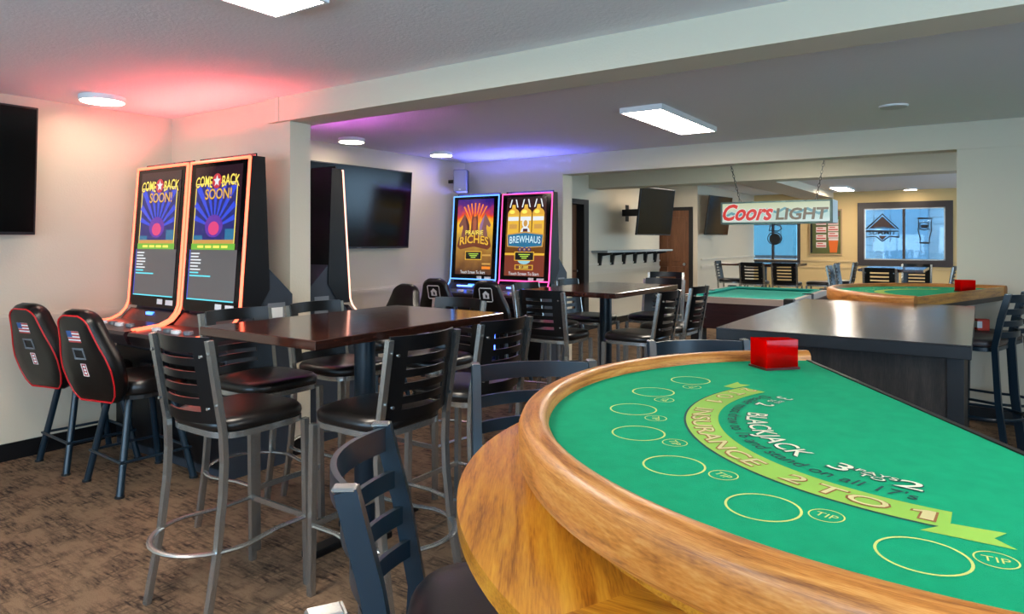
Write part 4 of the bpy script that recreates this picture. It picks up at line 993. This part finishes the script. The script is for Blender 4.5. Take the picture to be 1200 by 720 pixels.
obj('hanging_wire', tube([(0, 0, b_[2]-.02), (0, .01, wa[3]-.04-t.location.z)], .004, False), M_tube, t)
c_ = L_(866.5, 274); obj('emblem', cyl(bm_new(), (c_[0], -.041, c_[2]), (c_[0], -.045, c_[2]), .04, n=10), mat('emblem_grey', rgb(150, 150, 148), .5), t)
c_ = L_(870, 269.5); obj('lettering', box(bm_new(), c_[0]-.05, c_[0]+.05, -.045, -.04, c_[2]-.008, c_[2]+.012), MATS['emblem_grey'], t)
t, L_ = wsign('neon_sign', 'round unlit neon sign with a cap in the far left window', (908, 286))
obj('disc', cyl(bm_new(), (0, 0, L_(908, 280)[2]), (0, .03, L_(908, 280)[2]), .13, n=24), M_tube, t)
obj('tube', tube([(.165*math.cos(a), -.02, L_(908, 279.5)[2]+.15*math.sin(a)) for a in [2*PI*i/20 for i in range(20)]]), M_tube, t)
obj('tube', tube([L_(901, 270), L_(903, 265), L_(908, 263.5), L_(914, 265), L_(916, 268), L_(912, 271)]), M_tube, t)
for px in (902, 915): obj('support_rod', tube([L_(px, 286), (L_(px, 262)[0], 0.01, wa[3]-.04-t.location.z)], .006, False), M_tube, t)
# poster
pt = YF-.006; a_, b_ = on_y(948, 299, pt), on_y(987, 245, pt)
t = thing('framed_poster', 'framed menu poster with a beer glass on the tan far wall', 'poster', ((a_.x+b_.x)/2, pt, a_.z))
w, h = b_.x-a_.x, b_.z-a_.z
bk = obj('print', box(bm_new(), -w/2+.03, w/2-.03, -.012, 0, .03, h-.03), mat('poster_green', rgb(88, 92, 42), .4, var=.4, vscale=2), t)
e = bm_new()
for (a, b_, c, d_) in ((-w/2, w/2, 0, .03), (-w/2, w/2, h-.03, h), (-w/2, -w/2+.03, .03, h-.03), (w/2-.03, w/2, .03, h-.03)): box(e, a, b_, -.03, 0, c, d_)
obj('frame', e, mat('poster_frame', rgb(170, 138, 96), .5), t)
M_pw, M_pr, M_po = mat('poster_white', rgb(222, 200, 190), .5), mat('poster_red', rgb(190, 60, 44), .5), mat('poster_amber', rgb(214, 100, 24), .4)
for cx in (-.09, .17):
    for k in range(4):
        if cx > 0 and k > 2: continue
        z1 = h*.78-k*h*.165 if cx < 0 else h*.78-k*h*.14
        c1 = obj('menu_card', box(bm_new(), cx-.11, cx+.11, -.015, -.012, z1-h*.12, z1), M_pw, bk)
        obj('card_stripe', box(bm_new(), cx-.10, cx+.10, -.017, -.015, z1-h*.095, z1-h*.07), M_pr, bk); obj('card_stripe', box(bm_new(), cx-.08, cx+.04, -.017, -.015, z1-h*.04, z1-h*.02), M_pr, bk)
obj('beer_glass_print', prism(bm_new(), [(.10, .06), (.25, .06), (.28, h*.35), (.07, h*.35)], 'y', -.016, -.012), M_po, bk)
obj('beer_foam_print', box(bm_new(), .07, .28, -.018, -.016, h*.32, h*.37), MATS['poster_white'], bk)
obj('dark_stripe_print', box(bm_new(), -w/2+.04, -w/2+.08, -.015, -.012, .06, h*.75), M_dark, bk)
# wooden plaque partly hidden behind the sign is the top strip of the poster
obj('top_strip_print', box(bm_new(), -w/2+.05, w/2-.05, -.015, -.012, h*.84, h*.95), M_brown, bk)
